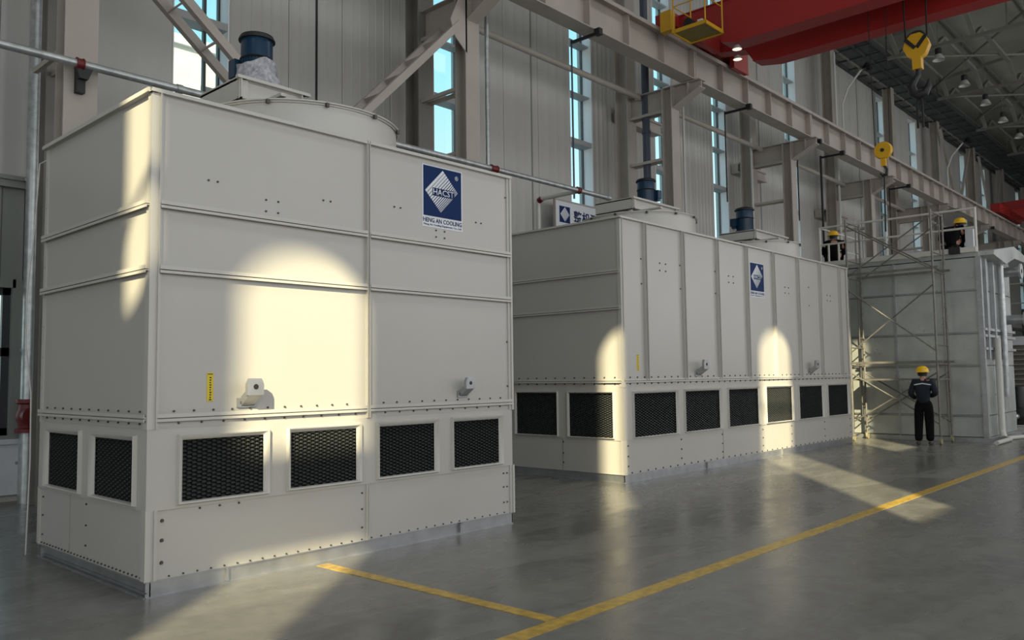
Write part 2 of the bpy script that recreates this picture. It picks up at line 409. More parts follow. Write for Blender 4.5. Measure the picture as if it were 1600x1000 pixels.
# outside
g = MB().box(-60, 200, 14, 160, -.6, -.2).build('yard', OUTG); props(g, 'bare yard outside the windows', 'ground', None, 'structure')
t = thing('outside_building', 'pale building seen outside through the leftmost tall window', 'building', (38, 66, -.2))
MB().box(-16, 8, 0, 12, 0, 30.0).build('facade', BRICK, t); MB().box(-16.4, 8.4, -.4, 12.4, 30.0, 30.8).build('cornice', WHITEW, t)
for k in range(5): MB().box(-14.5+k*4.6, -12.7+k*4.6, -.08, .1, 24, 27).build('window', FRAMED, t)
# ============================================================ STEEL COLUMNS
CX = [3.80+7.1*k for k in range(10)]
CX[1] = 10.76; CX[2] = 18.03
ORD = ['first steel lattice column from the left, beside the riser pipe', 'second steel lattice column from the left, behind the nearest cooling unit',
       'third steel lattice column from the left, above the longer unit', 'fourth steel lattice column from the left, right of the rear fan motor',
       'fifth steel lattice column from the left, beside the railed deck', 'sixth steel lattice column from the left, behind the railed deck',
       'seventh steel lattice column from the left, over the galvanised unit', 'eighth steel lattice column from the left, near the far red crane',
       'ninth steel lattice column from the left, far down the hall', 'last steel lattice column visible at the far end of the hall']
for k, x in enumerate(CX):
    t = thing('steel_column', ORD[k], 'column', (x, 11.0, 0), 'lattice columns along the window wall')
    w = .40 if k == 0 else .36
    MB().box(-w/2, w/2, -.15, -.125, 0, 8.98).box(-w/2, w/2, .125, .15, 0, 8.98).box(-.012, .012, -.125, .125, 0, 8.98).build('inner_leg', STEELP, t)
    if k == 0: MB().box(.02, .14, 1.18, 1.20, 0, 14.7).box(.02, .14, 1.40, 1.42, 0, 14.7).box(.07, .09, 1.20, 1.40, 0, 14.7).build('outer_leg', STEELD, t)
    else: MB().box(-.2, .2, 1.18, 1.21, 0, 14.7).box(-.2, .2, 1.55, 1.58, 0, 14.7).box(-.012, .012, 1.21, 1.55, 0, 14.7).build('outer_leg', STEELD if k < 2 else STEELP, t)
    rb = MB()
    for j in range(7):
        z = .9+j*1.25
        if k == 0 and z < 5: continue
        for sx_ in (-.11, .11): rb.box(sx_-.03, sx_+.03, .12, 1.2, z-.035, z+.035)
    rb.build('batten', STEELP, t)
    # corbel carrying the runway beam
    MB().prism([(1.17, 8.425), (-.15, 8.425), (-.92, 8.80), (-.92, 8.963), (1.17, 8.963)], 'x', -.018, .018).build('corbel', STEELP, t)
    MB().prism([(-.15, 8.40), (-.94, 8.78), (-.94, 8.80), (-.15, 8.42)], 'x', -.15, .15).box(-.15, .15, -.95, 1.2, 8.965, 8.985).box(-.14, .14, -.60, -.58, 8.66, 8.96).box(-.14, .14, -.18, -.155, 8.43, 8.96).build('corbel_flange', STEELP, t)
# runway beam, one length per bay
for k in range(0, 9):
    x0 = CX[k] if k >= 0 else -4.0; x1 = CX[k+1]
    lab = {-1: 'beige crane runway beam, length out of the left of the picture', 0: 'beige crane runway beam length left of the second column', 1: 'beige crane runway beam length nearest the camera in view, left of the red crane',
           2: 'beige crane runway beam length under the red crane', 3: 'beige crane runway beam length right of the fourth column', 4: 'beige crane runway beam length above the crouching workers'}.get(k, 'beige crane runway beam length number %d along the far part of the hall' % (k+1))
    if k >= 5: lab = 'beige crane runway beam length %s the deck post, far down the hall' % {5: 'just right of', 6: 'one bay beyond', 7: 'two bays beyond', 8: 'three bays beyond'}[k]
    t = thing('runway_beam', lab, 'beam', (x0, 10.4, 9.0), 'crane runway beam lengths')
    L = x1-x0
    MB().box(.01, L-.01, -.006, .006, .02, .80).build('web', STEELP, t)
    MB().box(.01, L-.01, -.20, .20, 0, .022).build('bottom_flange', STEELP, t)
    MB().box(.01, L-.01, -.22, .22, .80, .83).box(.01, L-.01, -.22, -.20, .74, .80).build('top_flange', STEELP, t)
    MB().box(.01, L-.01, -.035, .035, .83, .92).build('rail', STEELD, t)
    n = 5
    for j in range(n+1):
        xx = min(max(L*j/n, .04), L-.04)
        wd = .03 if j in (0, n) else .012
        MB().box(xx-wd, xx+wd, -.17, .17, .022, .80).build('stiffener', STEELP, t)
# strut pipes between outer legs
for k in range(1, 6):
    a, b_ = CX[k], CX[k+1]
    o = MB().tube([(a+.2, 11.9, 8.95), (b_-.1, 11.9, 8.95)], .075, 10).box(b_-.16, b_+.0, 11.85, 11.95, 8.86, 9.04).build('strut_pipe', STEELP)
    props(o, 'beige round strut between the %s columns' % ['', 'second and third', 'third and fourth', 'fourth and fifth', 'fifth and sixth', 'sixth and seventh'][k], 'strut', 'strut pipes')
# X bracing of the first bay
def brace(name, label, a, b_):
    t = thing(name, label, 'brace')
    a = Vector(a); b_ = Vector(b_)
    for dy in (-.22, .30): MB().bar(a+Vector((0, dy, 0)), b_+Vector((0, dy, 0)), .13, .10, (0, 1, 0)).build('chord', STEELP, t)
    n = int((b_-a).length/.62)
    for i in range(1, n):
        p = a.lerp(b_, i/n); d = (b_-a).normalized()
        MB().bar(p+Vector((0, -.24, 0)), p+Vector((0, .32, 0)), .12, .02, (d.x, d.y, d.z)).build('batten', STEELP, t)
    return t
brace('column_brace', 'battened diagonal brace crossing the left tall window', (4.12, 11.0, 7.75), (10.6, 11.0, 2.3))
t = brace('column_brace', 'battened diagonal brace rising to the second column', (4.1, 11.1, 1.9), (10.45, 11.1, 8.28))
MB().prism([(10.3, 8.0), (10.62, 7.75), (10.62, 8.95), (10.5, 8.95), (10.2, 8.3)], 'y', 10.85, 10.87).build('gusset_plate', STEELP, t)

# ============================================================ COOLING UNITS
def panel(x0, x1, z0, z1, y, name, root, ax='x', m=PAINT, proud=0.0):
    """sheet on a face; ax 'x': spans X in the plane Y=y facing -Y;  ax 'y': spans Y in the plane X=y facing -X"""
    b = MB()
    if ax == 'x': b.box(x0, x1, y-proud, y+.02, z0, z1)
    else: b.box(y-proud, y+.02, x0, x1, z0, z1)
    return b.build(name, m, root)
def bx(b, ax, a0, a1, d0, d1, z0, z1, y):
    """box in face coordinates: along a, outward d (positive = out of the face)"""
    if ax == 'x': b.box(a0, a1, y-d1, y-d0, z0, z1)
    else: b.box(y-d1, y-d0, a0, a1, z0, z1)
def intake(a0, a1, z0, z1, y, ax, root, cell, fw=.05):
    g = thing('louvre_opening', None, None) if False else None
    b = MB(); w = fw
    def q(a, d, z): return (a, y-d, z) if ax == 'x' else (y-d, a, z)
    # bevelled frame: outer lip proud, sloping inwards
    O = [(a0, z0), (a1, z0), (a1, z1), (a0, z1)]; I = [(a0+w, z0+w*.5), (a1-w, z0+w*.5), (a1-w, z1-w), (a0+w, z1-w)]
    V = [q(a, 0, z) for a, z in O]+[q(a, .035, z) for a, z in [(a0+.01, z0+.01), (a1-.01, z0+.01), (a1-.01, z1-.01), (a0+.01, z1-.01)]]+[q(a, .03, z) for a, z in [(a0+.02, z0+.02), (a1-.02, z0+.02), (a1-.02, z1-.02), (a0+.02, z1-.02)]]+[q(a, -.006, z) for a, z in I]
    F = []
    for s_ in (0, 4, 8):
        for i in range(4): j = (i+1) % 4; F.append((s_+i, s_+j, s_+4+j, s_+4+i))
    b.add(V, F); fr = b.build('intake_frame', PAINT2, root)
    # fill pack: staggered slots of corrugated sheets
    f = MB(); bk = MB()
    A0, A1, Z0, Z1 = a0+w-.002, a1-w+.002, z0+w*.5-.002, z1-w+.002
    n = max(3, int((A1-A0)/cell)); m = max(3, int((Z1-Z0)/(cell*.8))); ca = (A1-A0)/n; cz = (Z1-Z0)/m
    for i in range(n):
        # vertical fin
        x = A0+i*ca
        f.add([q(x, -.008, Z0), q(x+ca*.22, -.035, Z0), q(x+ca*.22, -.035, Z1), q(x, -.008, Z1)], [(0, 1, 2, 3)])
        for j in range(m):
            off = .5 if i % 2 else 0
            za = Z0+(j+off)*cz; zb = min(za+cz*.55, Z1)
            if za >= Z1: continue
            f.add([q(x+ca*.1, -.018, za), q(x+ca*.92, -.008, za+cz*.10), q(x+ca*.92, -.030, zb), q(x+ca*.1, -.034, zb)], [(0, 1, 2, 3)])
    fo = f.build('fill_pack', FILL, fr); fo['kind'] = 'stuff'
    bx(bk, ax, A0-.01, A1+.01, -.06, -.04, Z0-.01, Z1+.01, y); bk.build('backing', FILLB, fr)
    return fr
def bolts(b, ax, y, rows, r=.010):
    def q(a, d, z): return (a, y-d, z) if ax == 'x' else (y-d, a, z)
    for a, z in rows:
        P = [q(a+r*math.cos(t_), .0, z+r*math.sin(t_)) for t_ in [k*PI/3 for k in range(6)]]+[q(a+r*.8*math.cos(t_), .012, z+r*.8*math.sin(t_)) for t_ in [k*PI/3 for k in range(6)]]
        b.add(P, [(6, 7, 8, 9, 10, 11)]+[(k, (k+1) % 6, 6+(k+1) % 6, 6+k) for k in range(6)])
def hflange(b, ax, y, a0, a1, z, out=.045):
    """pair of folded angles: bright top lip with a shadow gap below"""
    bx(b, ax, a0, a1, 0, out-.0065, z-.004, z+.004, y); bx(b, ax, a0, a1, out-.006, out, z-.004, z+.026, y)
    bx(b, ax, a0, a1, 0, out-.0065, z-.018, z-.012, y); bx(b, ax, a0, a1, out-.006, out, z-.034, z-.012, y)
def vflange(b, ax, y, a, z0, z1, out=.04, gap=.022):
    bx(b, ax, a-gap/2-.006, a-gap/2, 0, out, z0, z1, y); bx(b, ax, a+gap/2, a+gap/2+.006, 0, out, z0, z1, y)
    bx(b, ax, a-gap/2, a+gap/2, 0, out*.5, z0, z1, y)
def motor(root, x, y, z, h, r, box_dir, wrap=False):
    b = MB(); b.lathe((x, y, z), [(0, 0), (r*1.15, 0), (r*1.15, .03), (r*.93, .04), (r*.93, h*.55), (0, h*.55)], 28)
    for k in range(30):
        a = 2*PI*k/30; b.bar((x+r*.9*math.cos(a), y+r*.9*math.sin(a), z+.05), (x+r*.9*math.cos(a), y+r*.9*math.sin(a), z+h*.53), .012, r*.16, (math.cos(a), math.sin(a), 0))
    mo = b.build('fan_motor', MOTOR, root)
    MB().lathe((x, y, z), [(r*.93, h*.52), (r*1.0, h*.54), (r*.99, h*.58), (r*.98, h*.86), (r*.95, h*.9), (0, h*.9)], 28).build('cooling_cover', MOTOR, mo)
    MB().lathe((x, y, z), [(r*1.0, h*.525), (r*1.06, h*.54), (r*1.0, h*.56)], 28).build('clamp_band', BLACK, mo)
    MB().lathe((x, y, z), [(0, h), (r*.5, h*.995), (r*1.02, h*.94), (r*1.14, h*.88), (r*1.14, h*.86), (0, h*.86)], 28).build('rain_cap', BLACK, mo)
    c = Vector((x, y, z+h*.38))+Vector(box_dir)*(r*1.25)
    tb = MB(); tb.cb(c, (r*.75, r*.75, h*.30)); tb.cb(c-Vector((0, 0, h*.19)), (r*.5, r*.5, h*.1)); tb.build('terminal_box', MOTOR, mo)
    if wrap:
        wv = MB(); n = 36; V = []
        for j, (rr, zz) in enumerate(((1.55, .00), (1.5, .06), (1.35, .13), (1.24, .20), (1.16, .27))):
            for k in range(n):
                a = 2*PI*k/n; q = rr*r*(1+.07*math.sin(7*a+j*2)+.05*random.uniform(-1, 1))
                V.append((x+q*math.cos(a), y+q*math.sin(a), z+zz*h/.45*.75+.02*math.sin(a*3)+.05*h*math.cos(a+.9)))
        F = [(j*n+k, j*n+(k+1) % n, (j+1)*n+(k+1) % n, (j+1)*n+k) for j in range(4) for k in range(n)]
        wv.add(V, F); wv.build('plastic_wrap', WRAPP, mo)
    return mo
def fan_ring(root, cx, cy, z0, z1, r):
    b = MB(); b.lathe((cx, cy, 0), [(r, z0), (r, z1), (r+.035, z1), (r+.035, z1-.012), (r+.012, z1-.014), (r+.012, z1-.03)], 72)
    b.lathe((cx, cy, 0), [(r-.006, z1), (r-.006, z0)], 72)
    o = b.build('fan_cylinder', PAINT2, root)
    s = MB()
    for k in range(12):
        a = 2*PI*k/12+.2; s.cb((cx+(r+.03)*math.cos(a), cy+(r+.03)*math.sin(a), z1-.03), (.03, .03, .04))
    s.build('rim_bolt', BOLT, o)['kind'] = 'stuff'
    bl = MB(); bl.lathe((cx, cy, z1-.25), [(0, .1), (.14, .1), (.14, 0), (0, 0)], 12)
    for k in range(5):
        a = 2*PI*k/5; d = Vector((math.cos(a), math.sin(a), 0)); p = Vector((-math.sin(a), math.cos(a), 0)); c = Vector((cx, cy, z1-.2))
        bl.add([c+d*.12+p*.08+Vector((0, 0, .04)), c+d*.12-p*.08, c+d*(r-.05)-p*.14, c+d*(r-.05)+p*.14+Vector((0, 0, .07))], [(0, 1, 2, 3)])
    bl.build('fan', GALV, root)
    return o
def platform(root, x0, x1, y0, y1, z1, zb, ring_y0, ring_y1):
    t = MB(); t.box(x0, x1, y0, y1, z1-.012, z1)
    t.box(x0-.0, x1+.0, y0-.0, y0+.03, z1-.04, z1+.0).box(x0-.03, x1+.03, y0-.05, y0, z1-.03, z1-.0)
    p = t.build('motor_platform', PAINT2, root)
    b = MB()
    for xx in (x0+.01, x1-.07): b.box(xx, xx+.012, y0-.04, y1, zb, z1-.012).box(xx-.0, xx+.06, y0-.04, y1, z1-.03, z1-.012).box(xx, xx+.06, y0-.04, y1, zb, zb+.012)
    b.box(x0, x1, y0+.01, y0+.022, zb+.02, z1-.012)
    b.prism([(x0, zb), (x0+.10, zb), (x0+.10, z1-.01), (x0, z1-.01)], 'y', y0-.012, y0)
    b.build('platform_beam', PAINT2, p)
    c = MB(); c.box(x0+.2, x0+.26, ring_y0, ring_y1, zb-.03, zb).box(x1-.26, x1-.2, ring_y0, ring_y1, zb-.03, zb); c.build('cross_beam', PAINT2, p)
    # slide rails for the motor
    MB().box(x0+.18, x1+.02, y0+.02, y0+.07, z1, z1+.03).box(x0+.18, x1+.02, y0+.42, y0+.47, z1, z1+.03).build('slide_rail', PAINT2, p)
    return p
def logo(root, cx, y, cz, w, h, m_white=WHITE, text3=True):
    """white plate, navy square, diamond of slanted stripes, lettering; faces -Y at plane y"""
    pl = MB().box(cx-w/2, cx+w/2, y-.004, y, cz-h/2, cz+h/2).build('logo_plate', m_white, root)
    nw_ = w*.94; nh = h*.80; nz = cz+h/2-nh/2-h*.02
    MB().box(cx-nw_/2, cx+nw_/2, y-.007, y-.004, nz-nh/2, nz+nh/2).build('navy_field', NAVY, pl)
    s = MB(); hx, hz = nw_*.46, nh*.46
    # stripes run parallel to the upper-left edge; u along it, v from upper left to lower right
    L = Vector((-hx, 0, 0)); T = Vector((0, 0, hz)); R = Vector((hx, 0, 0)); B = Vector((0, 0, -hz))
    v = 0.0; widths = [.085, .075, .068, .060, .054, .048, .042, .036, .030, .025, .020, .016, .012]; gaps = [.018, .018, .022, .024, .026, .028, .028, .028, .028, .028, .026, .024, .02]
    C0 = Vector((cx, y-.009, nz))
    for k, (wd, gp) in enumerate(zip(widths, gaps)):
        a, b_ = v, min(1, v+wd)
        P = [L.lerp(B, a), T.lerp(R, a), T.lerp(R, b_), L.lerp(B, b_)]
        s.add([C0+p for p in P]+[C0+p+Vector((0, .002, 0)) for p in P], [(0, 1, 2, 3), (7, 6, 5, 4), (0, 4, 5, 1), (1, 5, 6, 2), (2, 6, 7, 3), (3, 7, 4, 0)])
        v = b_+gp
        if v >= 1: break
    s.build('emblem_stripes', m_white, pl)
    MB().box(cx-hx*.60, cx+hx*.66, y-.012, y-.009, nz-hz*.17, nz+hz*.17).build('emblem_band', NAVY, pl)
    fnt('HACST', hx*1.2, hz*.27, m_white, 'lettering', pl, (cx+hx*.03, y-.0125, nz), bold=.01)
    rr = MB(); c = (cx+nw_*.37, y-.007, nz+nh*.36); ri = w*.042
    V = []; n = 20
    for k in range(n):
        a = 2*PI*k/n; V += [(c[0]+ri*math.cos(a), c[1]-.002, c[2]+ri*math.sin(a)), (c[0]+ri*.78*math.cos(a), c[1]-.002, c[2]+ri*.78*math.sin(a))]
    rr.add(V, [(2*k, 2*((k+1) % n), 2*((k+1) % n)+1, 2*k+1) for k in range(n)]); rr.build('registered_ring', m_white, pl)
    fnt('R', ri*.8, ri*.95, m_white, 'lettering', pl, (c[0], c[1]-.002, c[2]))
    fnt('HENG AN COOLING', w*.96, h*.072, NAVY, 'lettering', pl, (cx, y-.0045, cz-h/2+h*.115), bold=.012)
    fnt('Heng An Cooling Equipment Co., Ltd', w*.93, h*.036, NAVY, 'lettering', pl, (cx, y-.0045, cz-h/2+h*.040), bold=.012)
    return pl
def lug(root, x, y, z, m=GALV, sc=1.0):
    b = MB(); w = .065*sc
    # foot plate, slanting web, head plate with an eye
    b.box(x-w*1.2, x+w*1.2, y-.02, y, z-.11*sc, z-.04*sc)
    b.prism([(y-.02, z-.10*sc), (y-.02, z-.03*sc), (y-.13*sc, z+.04*sc), (y-.13*sc, z-.02*sc)], 'x', x-w*.8, x+w*.8)
    b.prism([(x-w, z-.02*sc), (x+w, z-.02*sc), (x+w, z+.06*sc), (x+w*.7, z+.10*sc), (x-w*.7, z+.10*sc), (x-w, z+.06*sc)], 'y', y-.135*sc, y-.10*sc)
    o = b.build('lifting_lug', m, root)
    MB().lathe((x, y-.137*sc, z+.04*sc), [(0, 0), (.02*sc, 0), (.02*sc, .006), (0, .006)], 12, 'y').build('eye', BLACK, o)
    bb = MB()
    for dx in (-.045, .045): bb.cb((x+dx*sc, y-.024, z-.075*sc), (.02*sc, .01, .02*sc))
    bb.build('lug_bolt', BOLT, o)
    return o
def warning_label(root, x, y, z, w, h):
    l = MB().box(x-w/2, x+w/2, y-.004, y, z-h/2, z+h/2).build('warning_label', LABY, root)
    k = MB()
    for i in range(9):
        zz = z-h*.38+i*h*.085; k.box(x-w*.12, x+w*(.10+.04*(i % 3)), y-.0052, y-.004, zz, zz+h*.045)
    k.prism([(x-w*.28, z-h*.46), (x+w*.28, z-h*.46), (x, z-h*.40)], 'y', y-.0052, y-.004)
    k.box(x-w*.4, x+w*.4, y-.0052, y-.004, z+h*.43, z+h*.46)
    k.build('label_print', INK, l)

# ---- unit 1 (near)
X1, Y1, L1, D1, H1 = 2.776, 6.38, 4.11, 2.36, 3.955
U = thing('cooling_unit', 'nearest cream cooling tower with one fan and large blue logo', 'cooling tower', (X1, Y1, 0)); 
def loc_(o): 
    return o
# all geometry below is in world coordinates; move into the thing's frame through an offset
def under(root, before):
    for o in [q for q in bpy.data.objects if q.name not in before and q.parent == root]:
        o.location = Vector(o.location)-root.location
before = {o.name for o in bpy.data.objects}
MB().box(X1+.02, X1+L1-.02, Y1+.02, Y1+D1-.02, .03, .12).build('base_core', GALV, U)
b = MB()
bx(b, 'x', X1, X1+L1, -.01, .0, 0, .125, Y1); bx(b, 'x', X1, X1+L1, 0, .012, .0, .010, Y1); bx(b, 'x', X1, X1+L1, 0, .01, .115, .125, Y1)
b.build('base_rail', GALV, U)
b = MB(); b.box(X1, X1+.012, Y1+.006, Y1+D1, .0, .01).box(X1-.01, X1+.012, Y1, Y1+D1, .112, .125).box(X1-.012, X1+.03, Y1, Y1+D1, .0, .008).box(X1+.03, X1+.04, Y1, Y1+D1, .0, .125).box(X1-.01, X1+.03, Y1+D1-.12, Y1+D1-.10, .01, .12)
b.box(X1, X1+.012, Y1, Y1+D1, .035, .042)
b.build('base_rail', GALV, U)
b = MB().box(X1+L1-.01, X1+L1, Y1, Y1+D1, 0, .125).box(X1, X1+L1, Y1+D1-.01, Y1+D1, 0, .125); b.build('base_rail', GALV, U)
MB().box(3.42, 3.44, Y1-.03, Y1, .02, .12).box(6.05, 6.07, Y1-.03, Y1, .02, .12).box(6.05, 6.12, Y1-.03, Y1, .115, .123).build('base_clip', GALV, U)
XM = 4.86; E = .035
# basin panels
panel(X1+E, XM-.01, .125, .655, Y1, 'basin_panel', U); panel(XM+.01, X1+L1-E, .125, .655, Y1, 'basin_panel', U)
panel(Y1+E, Y1+1.56, .125, .655, X1, 'basin_panel', U, 'y'); panel(Y1+1.575, Y1+D1-E, .125, .655, X1, 'basin_panel', U, 'y')
# intake band: plates between openings
ix = [(3.0, 3.81), (3.98, 4.78), (4.96, 5.76), (5.94, 6.72)]; iy = [(6.54, 7.44), (7.66, 8.54)]
ZI0, ZI1 = .675, 1.23
pl = [X1-.0125]+[q for w in ix for q in w]+[X1+L1+.0]
for i in range(0, len(pl), 2): panel(pl[i], pl[i+1], .65, 1.275, Y1, 'band_plate', U, proud=.012)
for a, b_ in ix:
    panel(a, b_, ZI1, 1.275, Y1, 'band_rail', U, proud=.012); panel(a, b_, .65, ZI0, Y1, 'band_rail', U, proud=.012); intake(a, b_, ZI0, ZI1, Y1-.012, 'x', U, .040)
pl = [Y1+.001]+[q for w in iy for q in w]+[Y1+D1]
for i in range(0, len(pl), 2): panel(pl[i], pl[i+1], .65, 1.275, X1, 'band_plate', U, 'y', proud=.012)
for a, b_ in iy:
    panel(a, b_, ZI1, 1.275, X1, 'band_rail', U, 'y', proud=.012); panel(a, b_, .65, ZI0, X1, 'band_rail', U, 'y', proud=.012); intake(a, b_, ZI0, ZI1, X1-.012, 'y', U, .044)
# seam band
panel(X1+E, XM, 1.275, 1.365, Y1, 'seam_band', U); panel(XM, X1+L1-E, 1.275, 1.365, Y1, 'seam_band', U); panel(Y1+E, Y1+D1-E, 1.275, 1.365, X1, 'seam_band', U, 'y')
# big panels, three tiers
tiers = [(1.37, 2.52), (2.535, 3.035), (3.05, 3.93)]
for z0, z1 in tiers:
    panel(X1+.07, XM-.015, z0, z1, Y1, 'side_panel', U); panel(XM+.015, X1+L1-.045, z0, z1, Y1, 'side_panel', U)
    panel(Y1+.07, Y1+D1-.05, z0, z1, X1, 'side_panel', U, 'y')
MB().box(X1+L1-.02, X1+L1, Y1+.02, Y1+D1-.02, .125, 3.93).box(X1+.02, X1+L1-.02, Y1+D1-.02, Y1+D1, .125, 3.93).build('rear_panel', PAINT, U)
MB().box(X1+.02, X1+L1-.02, Y1+.02, Y1+D1-.02, 3.915, 3.93).build('top_deck', PAINT2, U)
for z0, z1 in ((.125, .655), (1.275, H1)):
    c = MB(); c.prism([(X1-.016, Y1-.016), (X1+.075, Y1-.016), (X1+.075, Y1+.018), (X1+.018, Y1+.018), (X1+.018, Y1+.06), (X1-.016, Y1+.06)], 'z', z0, z1).box(X1+.045, X1+.053, Y1-.037, Y1-.014, z0, z1); c.build('corner_post', PAINT2, U)
    c = MB(); c.box(X1+L1-.045, X1+L1-.013, Y1-.016, Y1+.018, z0, z1).box(X1+L1-.012, X1+L1+.014, Y1-.032, Y1+.05, z0, z1); c.build('corner_post', PAINT2, U)
    c = MB(); c.box(X1-.012, X1+.02, Y1+D1-.05, Y1+D1+.012, z0, z1); c.build('corner_post', PAINT2, U)
for z in (2.527, 3.042): 
    b = MB(); hflange(b, 'x', Y1, X1+.055, XM-.02, z); b.build('panel_flange', PAINT2, U)
    b = MB(); hflange(b, 'x', Y1, XM+.02, X1+L1-.01, z); b.build('panel_flange', PAINT2, U)
    b = MB(); hflange(b, 'y', X1, Y1+.0, Y1+D1, z); b.build('panel_flange', PAINT2, U)
for z in (1.366,):
    b = MB(); hflange(b, 'x', Y1, X1+.055, XM-.02, z, .035); b.build('seam_flange', PAINT2, U)
    b = MB(); hflange(b, 'x', Y1, XM+.02, X1+L1-.01, z, .035); b.build('seam_flange', PAINT2, U)
    b = MB(); hflange(b, 'y', X1, Y1+.0, Y1+D1, z, .035); b.build('seam_flange', PAINT2, U)
b = MB(); vflange(b, 'x', Y1, XM, 1.275, H1); b.build('mid_flange', PAINT2, U)
b = MB(); vflange(b, 'x', Y1, XM, .125, .65, .02); b.build('mid_flange', PAINT2, U)
b = MB(); b.box(X1-.03, X1+L1+.02, Y1-.035, Y1+.02, H1-.03, H1-.022).box(X1-.03, X1+L1+.02, Y1-.04, Y1-.034, H1-.03, H1).box(X1-.0, X1+L1, Y1-.03, Y1+.03, H1-.006, H1); b.build('top_flange', PAINT2, U)
b = MB(); b.box(X1-.035, X1+.02, Y1-.035, Y1+D1+.02, H1-.03, H1-.022).box(X1-.05, X1-.03, Y1-.01, Y1+D1+.02, H1-.03, H1+.004).box(X1-.03, X1+.04, Y1, Y1+D1, H1-.006, H1); b.build('top_flange', PAINT2, U)
b = MB(); b.box(X1, X1+L1, Y1+D1-.02, Y1+D1+.02, H1-.03, H1).box(X1+L1-.02, X1+L1+.02, Y1, Y1+D1, H1-.03, H1); b.build('top_flange', PAINT2, U)
bb = MB()
rows = [(X1+.2+i*.165, 1.41) for i in range(11)]+[(XM+.2+i*.165, 1.41) for i in range(11)]+[(X1+.24+i*.19, 1.315) for i in range(10)]+[(XM+.22+i*.18, 1.315) for i in range(11)]
rows += [(3.2+i*.17, .63) for i in range(3)]+[(X1+L1-.085, z) for z in (.25, .42, .57)]+[(X1+L1-.14, z) for z in (.25, .42, .57)]+[(XM-.06, z) for z in (.25, .42, .57)]
rows += [(X1+L1-.06, 3.04-.5*i) for i in range(4)]+[(X1+L1-.06, 3.7)]
for cx, cz in ((3.83, 3.165),): rows += [(cx+dx, cz+dz) for dx in (-.06, .06) for dz in (-.05, .05)]
rows += [(3.24, 3.30), (3.32, 3.30), (4.36, 3.30), (4.44, 3.30), (5.20, 3.36), (5.28, 3.36), (6.35, 3.35), (6.43, 3.35), (5.76, 3.19), (5.88, 3.19), (5.76, 3.12), (5.88, 3.12)]
bolts(bb, 'x', Y1, rows, .010)
bolts(bb, 'x', Y1, [(X1+.18+i*.115, .14) for i in range(34)], .008)
bolts(bb, 'x', Y1, [(X1+.12, z) for z in (.25, .42, .57)], .016)
bb.build('bolts_front', BOLT, U)['kind'] = 'stuff'
bb = MB()
rows = [(Y1+.14+i*.205, 1.41) for i in range(11)]+[(Y1+.14+i*.205, 1.315) for i in range(11)]+[(Y1+.04, z) for z in (.25, .40, .57)]+[(Y1+D1-.12, z) for z in (.22, .40, .57)]+[(Y1+1.18, z) for z in (.25, .42, .6)]+[(Y1+D1-.03, 1.6+.29*i) for i in range(8)]
bolts(bb, 'y', X1, rows, .010); bolts(bb, 'y', X1, [(Y1+.08+i*.075, .145) for i in range(30)], .009)
bb.build('bolts_side', BOLT, U)['kind'] = 'stuff'
lug(U, 3.60, Y1, 1.545, sc=1.15); lug(U, 6.12, Y1, 1.545, sc=1.0)
warning_label(U, 3.275, Y1, 1.595, .055, .235)
logo(U, 5.855, Y1, 3.545, .575, .66)
fan_ring(U, 4.84, 7.53, 3.93, 4.30, 1.03)
platform(U, 4.03, 4.80, 7.35, 8.15, 4.65, 4.42, 6.9, 8.2)
motor(U, 4.43, 7.70, 4.66, .64, .165, (-.72, .69, 0), True)
# legs from platform to ring
b = MB()
for (x, y) in ((4.05, 7.4), (4.72, 7.4), (4.05, 8.08), (4.72, 8.08)): b.box(x, x+.05, y, y+.05, 4.28, 4.42)
b.build('platform_foot', PAINT2, U)
under(U, before)

# ---- unit 2 (long)
X2, Y2, L2, D2, H2 = 10.447, 7.338, 9.25, 2.42, 4.118
U = thing('cooling_unit', 'longer cream cooling tower with two fans, standing behind the nearest one', 'cooling tower', (X2, Y2, 0))
before = {o.name for o in bpy.data.objects}
MB().box(X2+.02, X2+L2-.02, Y2+.02, Y2+D2-.02, .0, .12).build('base_core', GALV, U)
b = MB(); bx(b, 'x', X2, X2+L2, -.01, .0, 0, .125, Y2); bx(b, 'x', X2, X2+L2, 0, .012, 0, .01, Y2); b.build('base_rail', GALV, U)
b = MB(); b.box(X2, X2+.01, Y2, Y2+D2, 0, .125).box(X2-.012, X2, Y2, Y2+D2, 0, .01).box(X2-.01, X2, Y2, Y2+D2, .115, .125); b.build('base_rail', GALV, U)
MB().box(12.9, 12.93, Y2-.03, Y2, .01, .12).box(18.2, 18.24, Y2-.04, Y2, .01, .13).box(15.9, 15.93, Y2-.03, Y2, .01, .12).build('base_clip', GALV, U)
seams = [X2+.03, 13.54, 16.46, X2+L2-.03]
for i in range(3): panel(seams[i], seams[i+1]-.015, .125, .64, Y2, 'basin_panel', U)
panel(Y2+.03, Y2+1.2, .125, .64, X2, 'basin_panel', U, 'y'); panel(Y2+1.215, Y2+D2-.03, .125, .64, X2, 'basin_panel', U, 'y')
ix = [(10.68, 12.0), (12.2, 13.47), (13.71, 14.98), (15.23, 16.49), (16.75, 18.05), (18.27, 19.53)]; iy = [(7.49, 8.42), (8.61, 9.57)]
ZI0, ZI1 = .66, 1.40
pl = [X2-.0105]+[q for w in ix for q in w]+[X2+L2]
for i in range(0, len(pl), 2): panel(pl[i], pl[i+1], .64, 1.46, Y2, 'band_plate', U, proud=.010)
for a, b_ in ix:
    panel(a, b_, ZI1, 1.46, Y2, 'band_rail', U, proud=.01); panel(a, b_, .64, ZI0, Y2, 'band_rail', U, proud=.01); intake(a, b_, ZI0, ZI1, Y2-.01, 'x', U, .05, .045)
pl = [Y2+.001]+[q for w in iy for q in w]+[Y2+D2]
